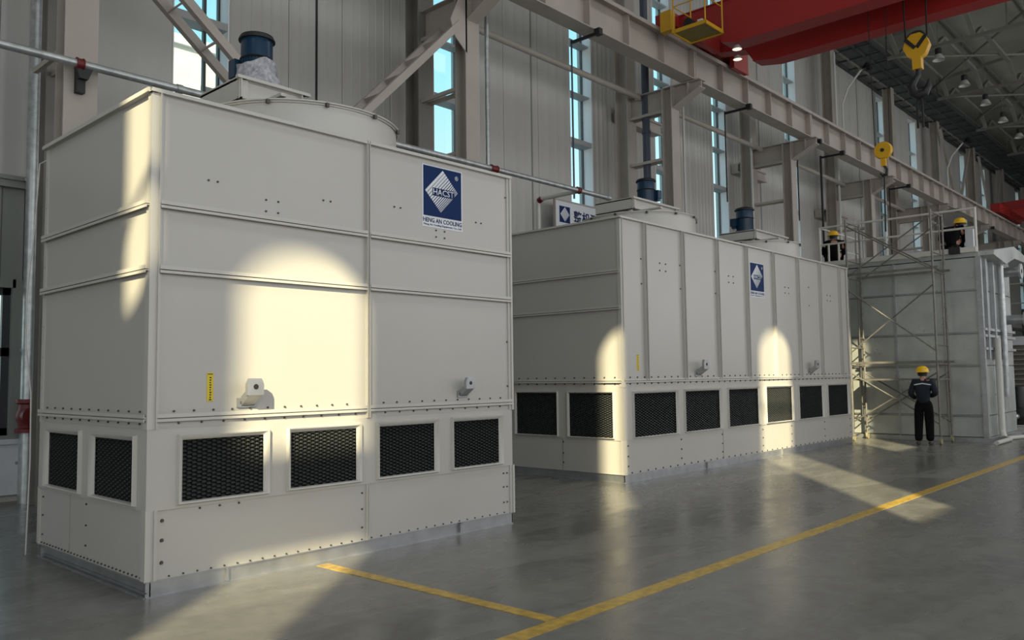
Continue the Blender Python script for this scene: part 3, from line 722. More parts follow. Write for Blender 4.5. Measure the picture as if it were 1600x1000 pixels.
for i in range(0, len(pl), 2): panel(pl[i], pl[i+1], .64, 1.46, X2, 'band_plate', U, 'y', proud=.010)
for a, b_ in iy:
    panel(a, b_, ZI1, 1.46, X2, 'band_rail', U, 'y', proud=.01); panel(a, b_, .64, ZI0, X2, 'band_rail', U, 'y', proud=.01); intake(a, b_, ZI0, ZI1, X2-.01, 'y', U, .045, .035)
panel(X2+.03, X2+L2-.03, 1.46, 1.56, Y2, 'seam_band', U); panel(Y2+.03, Y2+D2-.03, 1.46, 1.56, X2, 'seam_band', U, 'y')
ribs = [X2+.04, 11.10, 12.27, 13.46, 14.60, 15.76, 16.93, 18.08, 19.20, X2+L2-.04]
for i in range(len(ribs)-1): panel(ribs[i]+.03, ribs[i+1]-.03, 1.565, H2-.03, Y2, 'side_panel', U)
for x in ribs[1:-1]:
    b = MB(); bx(b, 'x', x-.035, x-.029, 0, .05, 1.565, H2-.03, Y2); bx(b, 'x', x+.029, x+.035, 0, .05, 1.565, H2-.03, Y2); bx(b, 'x', x-.035, x+.035, -.02, -.01, 1.565, H2-.03, Y2); b.build('panel_rib', PAINT2, U)
for z0, z1 in ((1.565, 2.69), (2.705, 3.26), (3.275, H2-.03)): panel(Y2+.05, Y2+D2-.05, z0, z1, X2, 'side_panel', U, 'y')
for z in (2.697, 3.267, 1.562):
    b = MB(); hflange(b, 'y', X2, Y2, Y2+D2, z, .04); b.build('panel_flange', PAINT2, U)
b = MB(); hflange(b, 'x', Y2, X2+.03, X2+L2, 1.562, .035); b.build('seam_flange', PAINT2, U)
MB().box(X2+L2-.02, X2+L2, Y2+.02, Y2+D2-.02, .125, H2-.02).box(X2+.02, X2+L2-.02, Y2+D2-.02, Y2+D2, .125, H2-.02).build('rear_panel', PAINT, U)
MB().box(X2+.02, X2+L2-.02, Y2+.02, Y2+D2-.02, H2-.04, H2-.025).build('top_deck', PAINT2, U)
for z0, z1 in ((.125, .64), (1.46, H2)):
    MB().prism([(X2-.014, Y2-.014), (X2+.05, Y2-.014), (X2+.05, Y2+.018), (X2+.018, Y2+.018), (X2+.018, Y2+.05), (X2-.014, Y2+.05)], 'z', z0, z1).box(X2+.03, X2+.038, Y2-.032, Y2-.012, z0, z1).build('corner_post', PAINT2, U)
    MB().box(X2+L2-.05, X2+L2+.02, Y2-.03, Y2+.02, z0, z1).build('corner_post', PAINT2, U)
    MB().box(X2-.01, X2+.02, Y2+D2-.05, Y2+D2+.01, z0, z1).build('corner_post', PAINT2, U)
b = MB(); b.box(X2-.03, X2+L2+.02, Y2-.04, Y2+.02, H2-.03, H2-.02).box(X2-.03, X2+L2+.02, Y2-.045, Y2-.038, H2-.03, H2); b.build('top_flange', PAINT2, U)
b = MB(); b.box(X2-.04, X2+.02, Y2-.04, Y2+D2+.02, H2-.03, H2-.02).box(X2-.05, X2-.035, Y2-.04, Y2+D2+.02, H2-.03, H2); b.build('top_flange', PAINT2, U)
bb = MB(); rows = [(X2+.2+i*.2, 1.61) for i in range(45)]+[(X2+.2+i*.2, 1.51) for i in range(45)]+[(X2+.2+i*.22, .145) for i in range(41)]
for x in (10.55, 12.1, 13.5, 15.1, 16.4, 18.1, 19.6): rows += [(x, z) for z in (.25, .4, .56)]
for cx, cz in ((11.66, 3.42), (14.0, 3.40), (16.4, 3.36), (18.6, 3.33)): rows += [(cx+dx, cz+dz) for dx in (-.09, .09) for dz in (-.06, .06)]
for x in (11.02, 12.2, 13.4, 14.7, 17.5): rows += [(x, 3.5), (x, 3.1)]
bolts(bb, 'x', Y2, rows, .015); bb.build('bolts_front', BOLT, U)['kind'] = 'stuff'
bb = MB(); rows = [(Y2+.14+i*.2, 1.61) for i in range(12)]+[(Y2+.14+i*.2, 1.51) for i in range(12)]+[(Y2+1.19, z) for z in (.25, .4, .58)]+[(Y2+.04, z) for z in (.25, .4, .56)]
bolts(bb, 'y', X2, rows, .014); bb.build('bolts_side', BOLT, U)['kind'] = 'stuff'
lug(U, 12.70, Y2, 1.76, sc=1.35); lug(U, 17.42, Y2, 1.77, sc=1.35)
warning_label(U, 10.87, Y2, 1.84, .06, .26)
logo(U, 15.07, Y2, 3.47, .60, .68)
fan_ring(U, 12.82, 8.56, H2-.03, 4.50, 1.04); fan_ring(U, 17.5, 8.58, H2-.03, 4.52, 1.0)
platform(U, 12.02, 13.50, 8.15, 8.97, 4.79, 4.58, 7.7, 9.3); platform(U, 16.70, 18.3, 8.15, 9.0, 4.79, 4.58, 7.7, 9.3)
b = MB()
for (x, y) in ((12.05, 8.2), (13.4, 8.2), (12.05, 8.9), (13.4, 8.9), (16.75, 8.2), (18.2, 8.2), (16.75, 8.9), (18.2, 8.9)): b.box(x, x+.05, y, y+.05, 4.48, 4.58)
b.build('platform_foot', PAINT2, U)
motor(U, 12.80, 8.37, 4.79, .50, .165, (.72, -.69, 0)); motor(U, 16.95, 8.5, 4.79, .57, .19, (-.72, .69, 0))
under(U, before)

# ============================================================ GALVANISED UNIT WITH SCAFFOLD
X3, Y3, L3, D3, H3 = 21.3, 4.88, 3.0, 3.75, 4.30
U = thing('cooling_unit', 'bare galvanised cooling tower behind the scaffold at right', 'cooling tower', (X3, Y3, 0))
before = {o.name for o in bpy.data.objects}
MB().box(X3+.03, X3+L3, Y3+.03, Y3+D3, .0, H3-.02).build('casing', STEELD, U)
hz = [.10, .60, 1.76, 2.52, 3.52, H3]; vy = [Y3, Y3+.75, Y3+1.88, Y3+2.7, Y3+D3]
for i in range(len(vy)-1):
    for j in range(len(hz)-1): panel(vy[i]+.02, vy[i+1]-.02, hz[j]+.022, hz[j+1]-.022, X3, 'sheet_panel', U, 'y', GALVS)
vx = [X3, X3+.9, X3+1.9, X3+L3]
for i in range(3):
    for j in range(len(hz)-1): panel(vx[i]+.015, vx[i+1]-.015, hz[j]+.012, hz[j+1]-.012, Y3, 'sheet_panel', U, 'x', GALVS)
for y in vy[1:-1]: b = MB(); bx(b, 'y', y-.02, y+.02, 0, .05, .1, H3, X3); b.build('vertical_flange', GALV, U)
for z in hz[1:-1]: b = MB(); bx(b, 'y', Y3, Y3+D3, 0, .035, z-.012, z+.012, X3); b.build('horizontal_flange', GALV, U)
MB().box(X3-.05, X3+.06, Y3-.05, Y3+.06, .1, H3).build('corner_post', GALV, U)
for x in (X3+.28, X3+.95, X3+1.75): MB().box(x-.05, x+.05, Y3-.09, Y3, 1.9, H3-.05).build('stiffener', GALV, U)
for z in (2.15, 2.45, 2.6): MB().box(X3, X3+L3, Y3-.07, Y3, z-.03, z+.03).build('waling', GALV, U)
MB().box(X3-.1, X3+L3, Y3-.1, Y3+D3, 0, .10).build('base_frame', GALV, U)
for x, z in ((X3+2.1, 4.08), (X3+2.3, 2.90)):
    p = MB().lathe((x, Y3-.42, z), [(0, 0), (.12, 0), (.12, .45), (0, .45)], 20, 'y').build('pipe_stub', GALV, U)
    MB().lathe((x, Y3-.46, z), [(.06, 0), (.19, 0), (.19, .04), (.12, .04)], 20, 'y').build('flange_ring', GALVP, p)
MB().tube([(X3+.75, Y3-.14, 2.4), (X3+.75, Y3-.14, .25), (X3+.62, Y3-.2, .08)], .07, 10).build('drain_pipe', HOSE, U)
MB().tube([(X3+1.55, Y3-.12, 4.2), (X3+1.55, Y3-.12, 1.0)], .06, 10).build('header_pipe', GALVP, U)
MB().prism([(X3+.1, H3+.02), (X3+1.3, H3-.10), (X3+2.2, H3+.12), (X3+4.3, H3+.12), (X3+4.3, H3+.2), (X3+2.2, H3+.42), (X3+.1, H3+.12)], 'y', Y3-.3, Y3+.4).build('inlet_tray', GALVS, U)
MB().box(X3, X3+L3, Y3, Y3+D3, H3, H3+.1).build('deck', GALVS, U)
under(U, before)

# railing on the deck
DZ = 4.42
R = thing('guard_railing', 'pale welded guard railing around the galvanised unit deck', 'railing', (X3, Y3, DZ))
yR0, yR1 = 4.90, 8.56
def rl(a, b_, r=.022, name='rail'): return MB().tube([Vector(a)-Vector((X3, Y3, DZ)), Vector(b_)-Vector((X3, Y3, DZ))], r, 8).build(name, TUBEW, R)
for z in (5.43, 4.98):
    rl((X3-.02, yR0, z), (X3-.02, yR1, z), .026); rl((X3-.02, yR1, z), (X3+2.6, yR1, z), .022); rl((X3-.02, yR0, z), (X3+.0, yR0, z), .02)
for y in (yR0, 6.9, yR1): rl((X3-.02, y, DZ-.02), (X3-.02, y, 5.45), .032, 'post')
for y in (8.34, 8.08): rl((X3-.02, y, DZ), (X3-.02, y, 4.98), .028, 'post')
for x in (X3+1.2, X3+2.5): rl((x, yR1, DZ), (x, yR1, 5.43), .028, 'post')
MB().box(-.10, -.04, yR0-Y3, yR1-Y3, -.02, .10).build('toe_board', TUBEW, R)

# scaffold tower
T = thing('scaffold_tower', 'wheeled tube scaffold tower in front of the galvanised unit', 'scaffold', (20.15, 5.55, 0))
def st(a, b_, r=.021, name='brace', m=TUBED): return MB().tube([a, b_], r, 8).build(name, m, T)
SX, SY = .9, 1.92
for y in (0, SY):
    for (z0, z1) in ((.2, 1.86), (1.88, 3.98), (4.0, 5.35)):
        for x in (0, SX): st((x, y, z0), (x, y, z1), .024, 'post')
        f = MB(); f.tube([(0, y, z1-.06), (SX, y, z1-.06)], .02, 8).tube([(0, y, z0+.35), (SX, y, z0+.35)], .016, 8); f.build('end_frame', TUBED, T)
        l = MB(); l.tube([(SX*.72, y, z0+.35), (SX*.72, y, z1-.1)], .014, 6)
        for k in range(int((z1-z0-.6)/.32)): l.tube([(SX*.72, y, z0+.6+k*.32), (SX, y, z0+.6+k*.32)], .013, 6)
        l.build('ladder_rung', TUBED, T)
for x in (0, SX):
    for (z0, z1) in ((.45, 1.62), (2.1, 3.62), (3.95, 5.2)):
        if x and z0 == 2.1: continue
        st((x, 0, z0), (x, SY, z1), .016); st((x, 0, z1), (x, SY, z0), .016)
for z in (1.86, 4.0): 
    for x in (0, SX): MB().bar((x, -.12, z), (x, SY+.1, z), .05, .05).build('ledger', TUBED, T)
MB().box(.06, SX-.06, -.02, SY, 1.44, 1.48).build('plank', TUBED, T)
for x in (0, SX):
    for y in (0, SY):
        c = MB().tube([(x, y, .2), (x, y, .12)], .018, 8).box(x-.03, x+.03, y-.035, y+.035, .12, .135); c.build('caster_fork', TUBED, T)
        MB().lathe((x+.02, y-.02, .08), [(0, 0), (.08, 0), (.08, .04), (0, .04)], 16, 'y').build('caster_wheel', RUBBER, T)

# ============================================================ PEOPLE
def skel(name, P, E, m, parent, sub=2):
    """P: {joint: (xyz, radius or (rx,ry))}; grow a skin around the joints and freeze it"""
    keys = list(P); idx = {k: i for i, k in enumerate(keys)}
    me = bpy.data.meshes.new(name); me.from_pydata([P[k][0] for k in keys], [(idx[a], idx[b_]) for a, b_ in E], [])
    o = bpy.data.objects.new('tmp', me); COL.objects.link(o)
    mod = o.modifiers.new('skin', 'SKIN'); mod.use_smooth_shade = True
    for i, k in enumerate(keys):
        r = P[k][1]; r = (r, r) if not isinstance(r, tuple) else r
        me.skin_vertices[0].data[i].radius = r; me.skin_vertices[0].data[i].use_root = (i == 0)
    s = o.modifiers.new('sub', 'SUBSURF'); s.levels = sub; s.render_levels = sub
    dg = bpy.context.evaluated_depsgraph_get(); out = bpy.data.meshes.new_from_object(o.evaluated_get(dg))
    bpy.data.objects.remove(o); bpy.data.meshes.remove(me)
    out.name = name; out.materials.clear(); out.materials.append(m); return link(name, out, parent)
def person(label, loc, rz, J, jacket=JACKET, trousers=TROUS, tape=True, collar=None, head_dir=(1, 0, 0)):
    root = thing('person', label, 'person', loc, None, rz)
    V = {k: Vector(v) for k, v in J.items()}
    body = {'pelvis': (V['pelvis'], (.13, .10)), 'waist': (V['waist'], (.12, .09)), 'chest': (V['chest'], (.14, .10)), 'neck': (V['neck'], .055), 'head0': (V['head']+Vector((0, 0, -.06)), .06), 'head': (V['head']+Vector((0, 0, .03)), (.075, .085)), 'crown': (V['head']+Vector((0, 0, .10)), .05)}
    E_ = [('pelvis', 'waist'), ('waist', 'chest'), ('chest', 'neck'), ('neck', 'head0'), ('head0', 'head'), ('head', 'crown')]
    for s in 'lr':
        body.update({'sh'+s: (V['sh'+s], .055), 'el'+s: (V['el'+s], .04), 'wr'+s: (V['wr'+s], .026), 'hip'+s: (V['hip'+s], .085), 'kn'+s: (V['kn'+s], .055), 'an'+s: (V['an'+s], .038), 'toe'+s: (V['toe'+s], .032)})
        E_ += [('chest', 'sh'+s), ('sh'+s, 'el'+s), ('el'+s, 'wr'+s), ('pelvis', 'hip'+s), ('hip'+s, 'kn'+s), ('kn'+s, 'an'+s), ('an'+s, 'toe'+s)]
        d = (V['wr'+s]-V['el'+s]).normalized(); side = Vector((0, 0, 1)).cross(d); side = side.normalized() if side.length > .1 else Vector((0, 1, 0))
        up_ = d.cross(side)
        palm = V['wr'+s]+d*.06; body['palm'+s] = (palm, (.032, .018)); E_.append(('wr'+s, 'palm'+s))
        for f, (off, ln) in enumerate(((-.030, .075), (-.010, .088), (.010, .082), (.030, .065))):
            k1 = 'f%d%s1' % (f, s); k2 = 'f%d%s2' % (f, s)
            body[k1] = (palm+d*(ln*.5)+side*off, .009); body[k2] = (palm+d*ln*.85+side*off-up_*.03, .008)
            E_ += [('palm'+s, k1), (k1, k2)]
        tb = palm+side*.045*(1 if s == 'r' else -1)+d*.0; body['th'+s] = (tb, .010); body['th2'+s] = (tb+d*.04, .009); E_ += [('palm'+s, 'th'+s), ('th'+s, 'th2'+s)]
    bo = skel('body', body, E_, SKIN, root, 1)
    jk = {'hem': (V['pelvis']+(V['pelvis']-V['waist']).normalized()*.07, (.19, .14)), 'waist': (V['waist'], (.195, .145)), 'chest': (V['chest'], (.225, .14)), 'collar': (V['chest'].lerp(V['neck'], .8), (.085, .08))}
    E2 = [('hem', 'waist'), ('waist', 'chest'), ('chest', 'collar')]
    for s in 'lr':
        jk.update({'sh'+s: (V['sh'+s], .085), 'el'+s: (V['el'+s], .068), 'wr'+s: (V['el'+s].lerp(V['wr'+s], .92), .050)}); E2 += [('chest', 'sh'+s), ('sh'+s, 'el'+s), ('el'+s, 'wr'+s)]
    j = skel('jacket', jk, E2, jacket, root)
    tz = {'top': (V['pelvis'].lerp(V['waist'], .7), (.155, .115)), 'pelvis': (V['pelvis']+Vector((0, 0, -.03)), (.165, .125))}; E3 = [('top', 'pelvis')]
    for s in 'lr':
        tz.update({'hip'+s: (V['hip'+s]+Vector((0, 0, -.06)), .120), 'kn'+s: (V['kn'+s], .098), 'an'+s: (V['an'+s]+Vector((0, 0, -.01)), .085)}); E3 += [('pelvis', 'hip'+s), ('hip'+s, 'kn'+s), ('kn'+s, 'an'+s)]
    skel('trousers', tz, E3, trousers, root)
    for s in 'lr':
        d = (V['toe'+s]-V['an'+s]); d.z = 0; d.normalize(); c = V['an'+s]; zz = V['an'+s].z-.085
        sh = skel('shoe', {'h': (Vector((c.x, c.y, zz+.045))-d*.04, (.045, .045)), 'm': (Vector((c.x, c.y, zz+.045))+d*.07, (.05, .042)), 't': (Vector((c.x, c.y, zz+.03))+d*.17, (.045, .028))}, [('h', 'm'), ('m', 't')], SHOE, root)
    hd = V['head']; hdv = Vector(head_dir).normalized()
    hm = MB(); hm.lathe(tuple(hd+Vector((0, 0, .045))), [(.142, -.01), (.138, .0), (.134, .03), (.120, .075), (.090, .110), (.05, .128), (0, .133)], 24)
    hm.lathe(tuple(hd+Vector((0, 0, .045))), [(.130, -.006), (.155, -.012), (.155, -.004), (.136, .004)], 24)
    pk = [hd+hdv*.11+Vector((0, 0, .045)), hd+hdv*.205+Vector((0, 0, .035))]; sd = Vector((-hdv.y, hdv.x, 0))
    hm.add([pk[0]+sd*.09, pk[0]-sd*.09, pk[1]-sd*.05, pk[1]+sd*.05, pk[0]+sd*.09-Vector((0, 0, .01)), pk[0]-sd*.09-Vector((0, 0, .01)), pk[1]-sd*.05-Vector((0, 0, .01)), pk[1]+sd*.05-Vector((0, 0, .01))], [(0, 1, 2, 3), (7, 6, 5, 4), (0, 3, 7, 4), (2, 1, 5, 6), (3, 2, 6, 7)])
    hm.bar(hd-hdv*.12+Vector((0, 0, .09)), hd+hdv*.12+Vector((0, 0, .09)), .02, .02) if False else None
    h = hm.build('safety_helmet', HELM, root)
    fc = MB(); nose = hd+hdv*.10+Vector((0, 0, -.01)); fc.add([nose+Vector((0, 0, .03)), nose+sd*.016-Vector((0, 0, .02)), nose-sd*.016-Vector((0, 0, .02)), nose+hdv*.025-Vector((0, 0, .012))], [(0, 1, 3), (0, 3, 2), (1, 2, 3)])
    for q in (-1, 1): fc.lathe(tuple(hd+sd*.085*q+Vector((0, 0, -.005))), [(0, -.03), (.016, -.015), (.018, .01), (0, .03)], 8)
    fc.build('nose_and_ears', SKIN, bo)
    ey = MB()
    for q in (-1, 1): ey.lathe(tuple(hd+hdv*.083+sd*.032*q+Vector((0, 0, .012))), [(0, -.008), (.009, 0), (0, .008)], 8)
    ey.add([hd+hdv*.092+sd*.025+Vector((0, 0, -.052)), hd+hdv*.092-sd*.025+Vector((0, 0, -.052)), hd+hdv*.092-sd*.022+Vector((0, 0, -.058)), hd+hdv*.092+sd*.022+Vector((0, 0, -.058))], [(0, 1, 2, 3)])
    ey.build('eyes_and_mouth', HAIR, bo)
    MB().lathe(tuple(hd), [(.088, -.05), (.094, .0), (.096, .05)], 18, a0=math.atan2(-hdv.y, -hdv.x)-1.5, a1=math.atan2(-hdv.y, -hdv.x)+1.5).build('hair', HAIR, bo)
    if collar: MB().tube([V['neck']+Vector((.07*math.cos(a), .08*math.sin(a), -.02)) for a in [k*PI/6 for k in range(13)]], .03, 6).build('scarf', collar, root)
    if tape:
        # reflective tape across the back yoke, laid just over the jacket surface
        dg = bpy.context.evaluated_depsgraph_get(); dg.update(); bv = None
        from mathutils.bvhtree import BVHTree
        me = j.data; bv = BVHTree.FromPolygons([v.co for v in me.vertices], [p.vertices for p in me.polygons])
        pts = []
        n = 14
        for i in range(n+1):
            y = -.17+.34*i/n; z = V['chest'].z+.045-.03*abs(i/n-.5)*2
            hit = bv.ray_cast(Vector((-1, y, z)), Vector((1, 0, 0)))
            if hit[0] is not None: pts.append(hit[0])
        if len(pts) > 2:
            tp = MB(); Vv = []
            for p in pts: Vv += [p+Vector((-.006, 0, .012)), p+Vector((-.006, 0, -.012))]
            tp.add(Vv, [(2*i, 2*i+2, 2*i+3, 2*i+1) for i in range(len(pts)-1)]); tp.build('reflective_stripe', REFL, j)
    return root
STAND = dict(pelvis=(0, 0, .96), waist=(.0, 0, 1.10), chest=(-.01, 0, 1.33), neck=(.0, 0, 1.49), head=(.03, 0, 1.59),
    shl=(-.01, .17, 1.41), ell=(-.06, .25, 1.14), wrl=(.16, .17, 1.03), shr=(-.01, -.17, 1.41), elr=(-.05, -.26, 1.15), wrr=(.18, -.12, 1.08),
    hipl=(0, .09, .90), knl=(.03, .115, .50), anl=(-.03, .13, .09), toel=(.10, .15, .04), hipr=(0, -.09, .90), knr=(.04, -.10, .50), anr=(.02, -.10, .09), toer=(.15, -.12, .04))
person('man standing on the floor, back turned, yellow helmet and navy jacket', (19.75, 5.76, 0), math.radians(12), STAND)
CROUCH = dict(pelvis=(-.12, 0, .28), waist=(-.12, 0, .40), chest=(-.03, 0, .62), neck=(.05, 0, .75), head=(.10, 0, .84),
    shl=(-.02, .19, .66), ell=(.10, .27, .42), wrl=(.32, .20, .42), shr=(-.02, -.19, .66), elr=(.10, -.27, .42), wrr=(.32, -.16, .36),
    hipl=(-.10, .10, .27), knl=(.25, .17, .50), anl=(.05, .15, .09), toel=(.18, .17, .04), hipr=(-.10, -.10, .27), knr=(.25, -.16, .46), anr=(.04, -.14, .09), toer=(.17, -.15, .04))
person('crouching worker in black at the left end of the railed deck', (21.72, 8.38, 4.40), math.radians(20), CROUCH, TROUS, TROUS, False, MAROON)
C2 = dict(CROUCH); C2['head'] = (.10, -.17, .76); C2['neck'] = (.04, -.09, .72); C2['chest'] = (-.03, .0, .56)
person('crouching worker in black at the right end of the deck, head tilted', (21.72, 5.52, 4.40), math.radians(5), C2, TROUS, TROUS, False)
t = thing('control_cabinet', 'white upright cabinet beside the right crouching worker', 'cabinet', (21.7, 5.15, 4.40))
MB().box(0, .25, -.10, .08, .02, .62).build('cabinet_body', WHITE, t); MB().box(-.012, 0, -.09, .07, .04, .60).build('door', WHITEW, t); MB().box(-.02, -.012, .03, .05, .1, .13).build('latch', BLACK, t)
t = thing('toolbox', 'small black tool case at the deck edge', 'toolbox', (21.25, 5.35, 4.52))
MB().box(-.08, .08, -.12, .12, -.13, .03).build('case', BLACK, t); MB().tube([(0, -.06, .03), (0, -.05, .07), (0, .05, .07), (0, .06, .03)], .01, 6).build('handle', BLACK, t)

# ============================================================ RED BRIDGE CRANE
C = thing('bridge_crane', 'red twin girder overhead crane across the hall', 'crane', (17.4, 10.4, 9.92))
o = Vector((17.4, 10.4, 9.92))
def girder(x0, x1, yb, zt):
    prof = [(10.62, 9.98), (9.25, 9.72), (9.05, 9.40), (yb, 9.30), (-5.4, 9.30), (-6.2, 9.8), (-6.2, zt), (10.62, zt)]
    b = MB(); b.prism([(y-o.y, z-o.z) for y, z in prof], 'x', x0-o.x+.03, x1-o.x-.03)
    g_ = b.build('girder', RED, C)
    P = [(9.05, 9.38), (yb, 9.28), (-5.4, 9.28), (-6.2, 9.78), (-6.2, 9.80), (-5.4, 9.30), (yb, 9.30), (9.05, 9.40)]
    MB().prism([(y-o.y, z-o.z) for y, z in P], 'x', x0-o.x, x1-o.x).build('bottom_flange', RED, g_)
    MB().box(x0-o.x, x1-o.x, -16.6, .22, zt-o.z, zt-o.z+.03).build('top_flange', RED, g_)
    return g_
girder(17.15, 17.65, 8.7, 10.34); girder(18.75, 19.22, 8.5, 10.34)
MB().box(16.8-o.x, 20.4-o.x, -.24, .20, .14, .46).box(16.8-o.x, 20.4-o.x, -.30, .26, .10, .14).build('end_carriage', RED, C)
for x in (17.05, 19.95): MB().lathe((x-o.x, -.06, .15), [(0, 0), (.16, 0), (.16, .12), (0, .12)], 20, 'y').build('rail_wheel', STEELD, C)
MB().box(20.4-o.x, 20.52-o.x, -.1, .1, .2, .4).build('buffer', BLACK, C)
MB().box(19.6-o.x, 20.38-o.x, -.42, -.30, -.22, .36).build('end_plate', RED, C)
MB().box(17.75-o.x, 18.7-o.x, -.50, -.32, -.10, .42).build('drive_bracket', RED, C)
p = MB().box(16.02-o.x, 16.80-o.x, -1.58, -.76, -.48, -.45).build('service_platform', OLIVE, C)
MB().box(16.00-o.x, 16.82-o.x, -1.60, -1.57, -.51, -.43).box(16.00-o.x, 16.82-o.x, -.77, -.74, -.51, -.43).box(15.99-o.x, 16.02-o.x, -1.60, -.74, -.51, -.43).box(16.80-o.x, 16.83-o.x, -1.60, -.74, -.51, -.43).build('toe_board', YEL, p)
for x in (16.02, 16.80):
    for y in (-1.58, -.77): MB().tube([(x-o.x, y, -.45), (x-o.x, y, .65)], .018, 8).build('rail_post', YEL, p)
for z in (.12, .62): MB().tube([(16.80-o.x, -.77, z), (16.02-o.x, -.77, z), (16.02-o.x, -1.58, z), (16.80-o.x, -1.58, z)], .014, 8).build('hand_rail', YEL, p)
MB().box(16.15-o.x, 16.75-o.x, -1.25, -.85, -.45, -.33).lathe((16.25-o.x, -1.0, -.24), [(0, 0), (.11, 0), (.11, .36), (0, .36)], 14, 'x').build('drive_motor', BLACK, C)
MB().box(16.15-o.x, 16.35-o.x, -.62, -.34, -.32, .16).build('electrical_box', YEL, C)
MB().cb((16.9-o.x, -1.0, -.05), (.18, .12, .14)).build('junction_box', WHITE, C)
MB().tube([(17.6-o.x, 4.3-o.y, .15), (18.0-o.x, 3.9-o.y, -.65), (18.3-o.x, 3.4-o.y, -.75), (18.6-o.x, 2.8-o.y, -.5), (18.8-o.x, 2.4-o.y, -.6)], .022, 6).build('festoon_cable', CABLE, C)
for (x, y, z) in ((17.35, 8.75, 9.16), (18.55, 9.35, 9.42)):
    wl = MB().lathe((x-o.x, y-o.y, z-o.z), [(0, .12), (.05, .12), (.12, .02), (.11, .02), (.05, .10)], 16).build('work_lamp', LAMPW, C)
    MB().lathe((x-o.x, y-o.y, z-o.z), [(0, .03), (.108, .03), (.108, .025), (0, .025)], 16).build('lamp_glass', LIT, wl)
MB().box(17.2-o.x, 19.2-o.x, -6.2, -3.6, .48, .95).build('trolley', STEELD, C)

def hook_block(label, cx, cy, ztop, sc, cables, ztop_c):
    t = thing('hook_block', label, 'hook', (cx, cy, ztop))
    b = MB(); s = sc
    b.prism([(-.30*s, -.10*s), (-.24*s, .10*s), (-.1*s, .22*s), (.1*s, .22*s), (.24*s, .10*s), (.30*s, -.10*s), (.20*s, -.32*s), (.10*s, -.38*s), (.10*s, -.66*s), (-.10*s, -.66*s), (-.10*s, -.38*s), (-.20*s, -.32*s)], 'x', -.10*s, .10*s)
    b.build('block_plate', YELB, t)
    for q in (-1, 1): MB().bar((-.105*s, q*.24*s, .12*s), (-.105*s, q*.02, -.14*s), .085*s, .03, (1, 0, 0)).build('block_slot', BLACK, t)
    MB().lathe((-.09*s, 0, .04*s), [(0, 0), (.24*s, 0), (.26*s, .03*s), (.22*s, .09*s), (.26*s, .15*s), (.24*s, .18*s), (0, .18*s)], 20, 'x').build('sheave', BLACK, t)
    H = [(0, 0, -.62*s), (0, 0, -.80*s), (0, .10*s, -.92*s), (0, .17*s, -1.05*s), (0, .12*s, -1.22*s), (0, 0, -1.30*s), (0, -.14*s, -1.26*s), (0, -.22*s, -1.12*s), (0, -.24*s, -.95*s)]
    MB().tube(H, [.06*s, .06*s, .085*s, .10*s, .115*s, .12*s, .10*s, .075*s, .03*s], 10).build('hook', BLACK, t)
    for c in cables: MB().tube([(0, c, .05*s), (0, c*1.1, ztop_c-ztop)], .018, 6).build('wire_rope', CABLE, t)
    for c in (-.06, .06): MB().tube([(0, -.02, -1.22*s), (0, c*s, -1.5*s), (0, c*s, -2.1*s)], .028*s, 6).build('sling', CABLE, t)
    return t
hook_block('large yellow hook block hanging from the red crane', 18.2, 5.11, 8.52, .86, (-.20, .22), 10.45)
# small auxiliary hook
t = thing('hook_block', 'small round yellow hook block hanging lower, above the deck', 'hook', (18.2, 5.88, 6.38))
MB().lathe((-.06, 0, 0), [(0, 0), (.17, 0), (.19, .03), (.19, .09), (.17, .12), (0, .12)], 24, 'x').build('sheave_cover', YELB, t)
MB().lathe((-.075, 0, 0), [(0, 0), (.04, 0), (.04, .02), (0, .02)], 12, 'x').build('axle', BLACK, t)
MB().cb((0, 0, -.25), (.08, .10, .18)).build('hook_shank', YELB, t)
MB().tube([(0, 0, -.32), (0, -.06, -.42), (0, -.05, -.52), (0, .03, -.55), (0, .08, -.48)], [.025, .03, .035, .03, .012], 8).build('hook', BLACK, t)
for c in (-.14, .16): MB().tube([(0, c, .02), (0, c*1.3, 4.05)], .010, 6).build('wire_rope', CABLE, t)
MB().tube([(0, .0, -.5), (0, .02, -1.75)], .018, 6).build('sling', CABLE, t)
# far red crane
t = thing('bridge_crane', 'second red overhead crane far down the hall', 'crane', (52, 10.4, 9.92))
MB().prism([(.3, .15), (-.8, -.1), (-2.0, .35), (-16.8, .35), (-16.8, 1.6), (.3, 1.0)], 'x', -.3, .3).build('girder', RED, t); MB().box(-2.6, 2.6, -.22, .22, .12, .6).build('end_carriage', RED, t)
MB().prism([(-.5, .3), (-1.6, -.6), (-2.2, -.6), (-3.5, .4)], 'x', -1.6, -1.2).build('end_fairing', RED, t)

# black brackets beneath the runway beam with hanging rods
LBR = ['leftmost black bracket under the runway beam, with a long rod', 'second black bracket under the runway beam, below the red crane', 'third black bracket under the runway beam, beside the fourth column', 'fourth black bracket under the runway beam, with a thick rod', 'fifth black bracket under the runway beam, below the small hook', 'sixth black bracket under the runway beam, above the railed deck', 'farthest black bracket under the runway beam']
for k, (x, ln) in enumerate(((13.8, 3.45), (20.65, 2.5), (25.4, 2.4), (27.3, 3.4), (34.1, 2.6), (40.9, 2.0), (47.4, 2.0))):
    t = thing('beam_bracket', LBR[k], 'bracket', (x, 10.85, 8.90), 'black brackets under the beam')
    MB().bar((0, 0, 0), (0, -.72, 0), .05, .06).box(-.06, .06, -.80, -.66, -.05, .09).build('arm', BLACK, t)
    MB().tube([(0, 0, .06), (0, 0, -ln)], .022 if k != 3 else .04, 6).build('rod', CABLE if k else BLUEP, t)

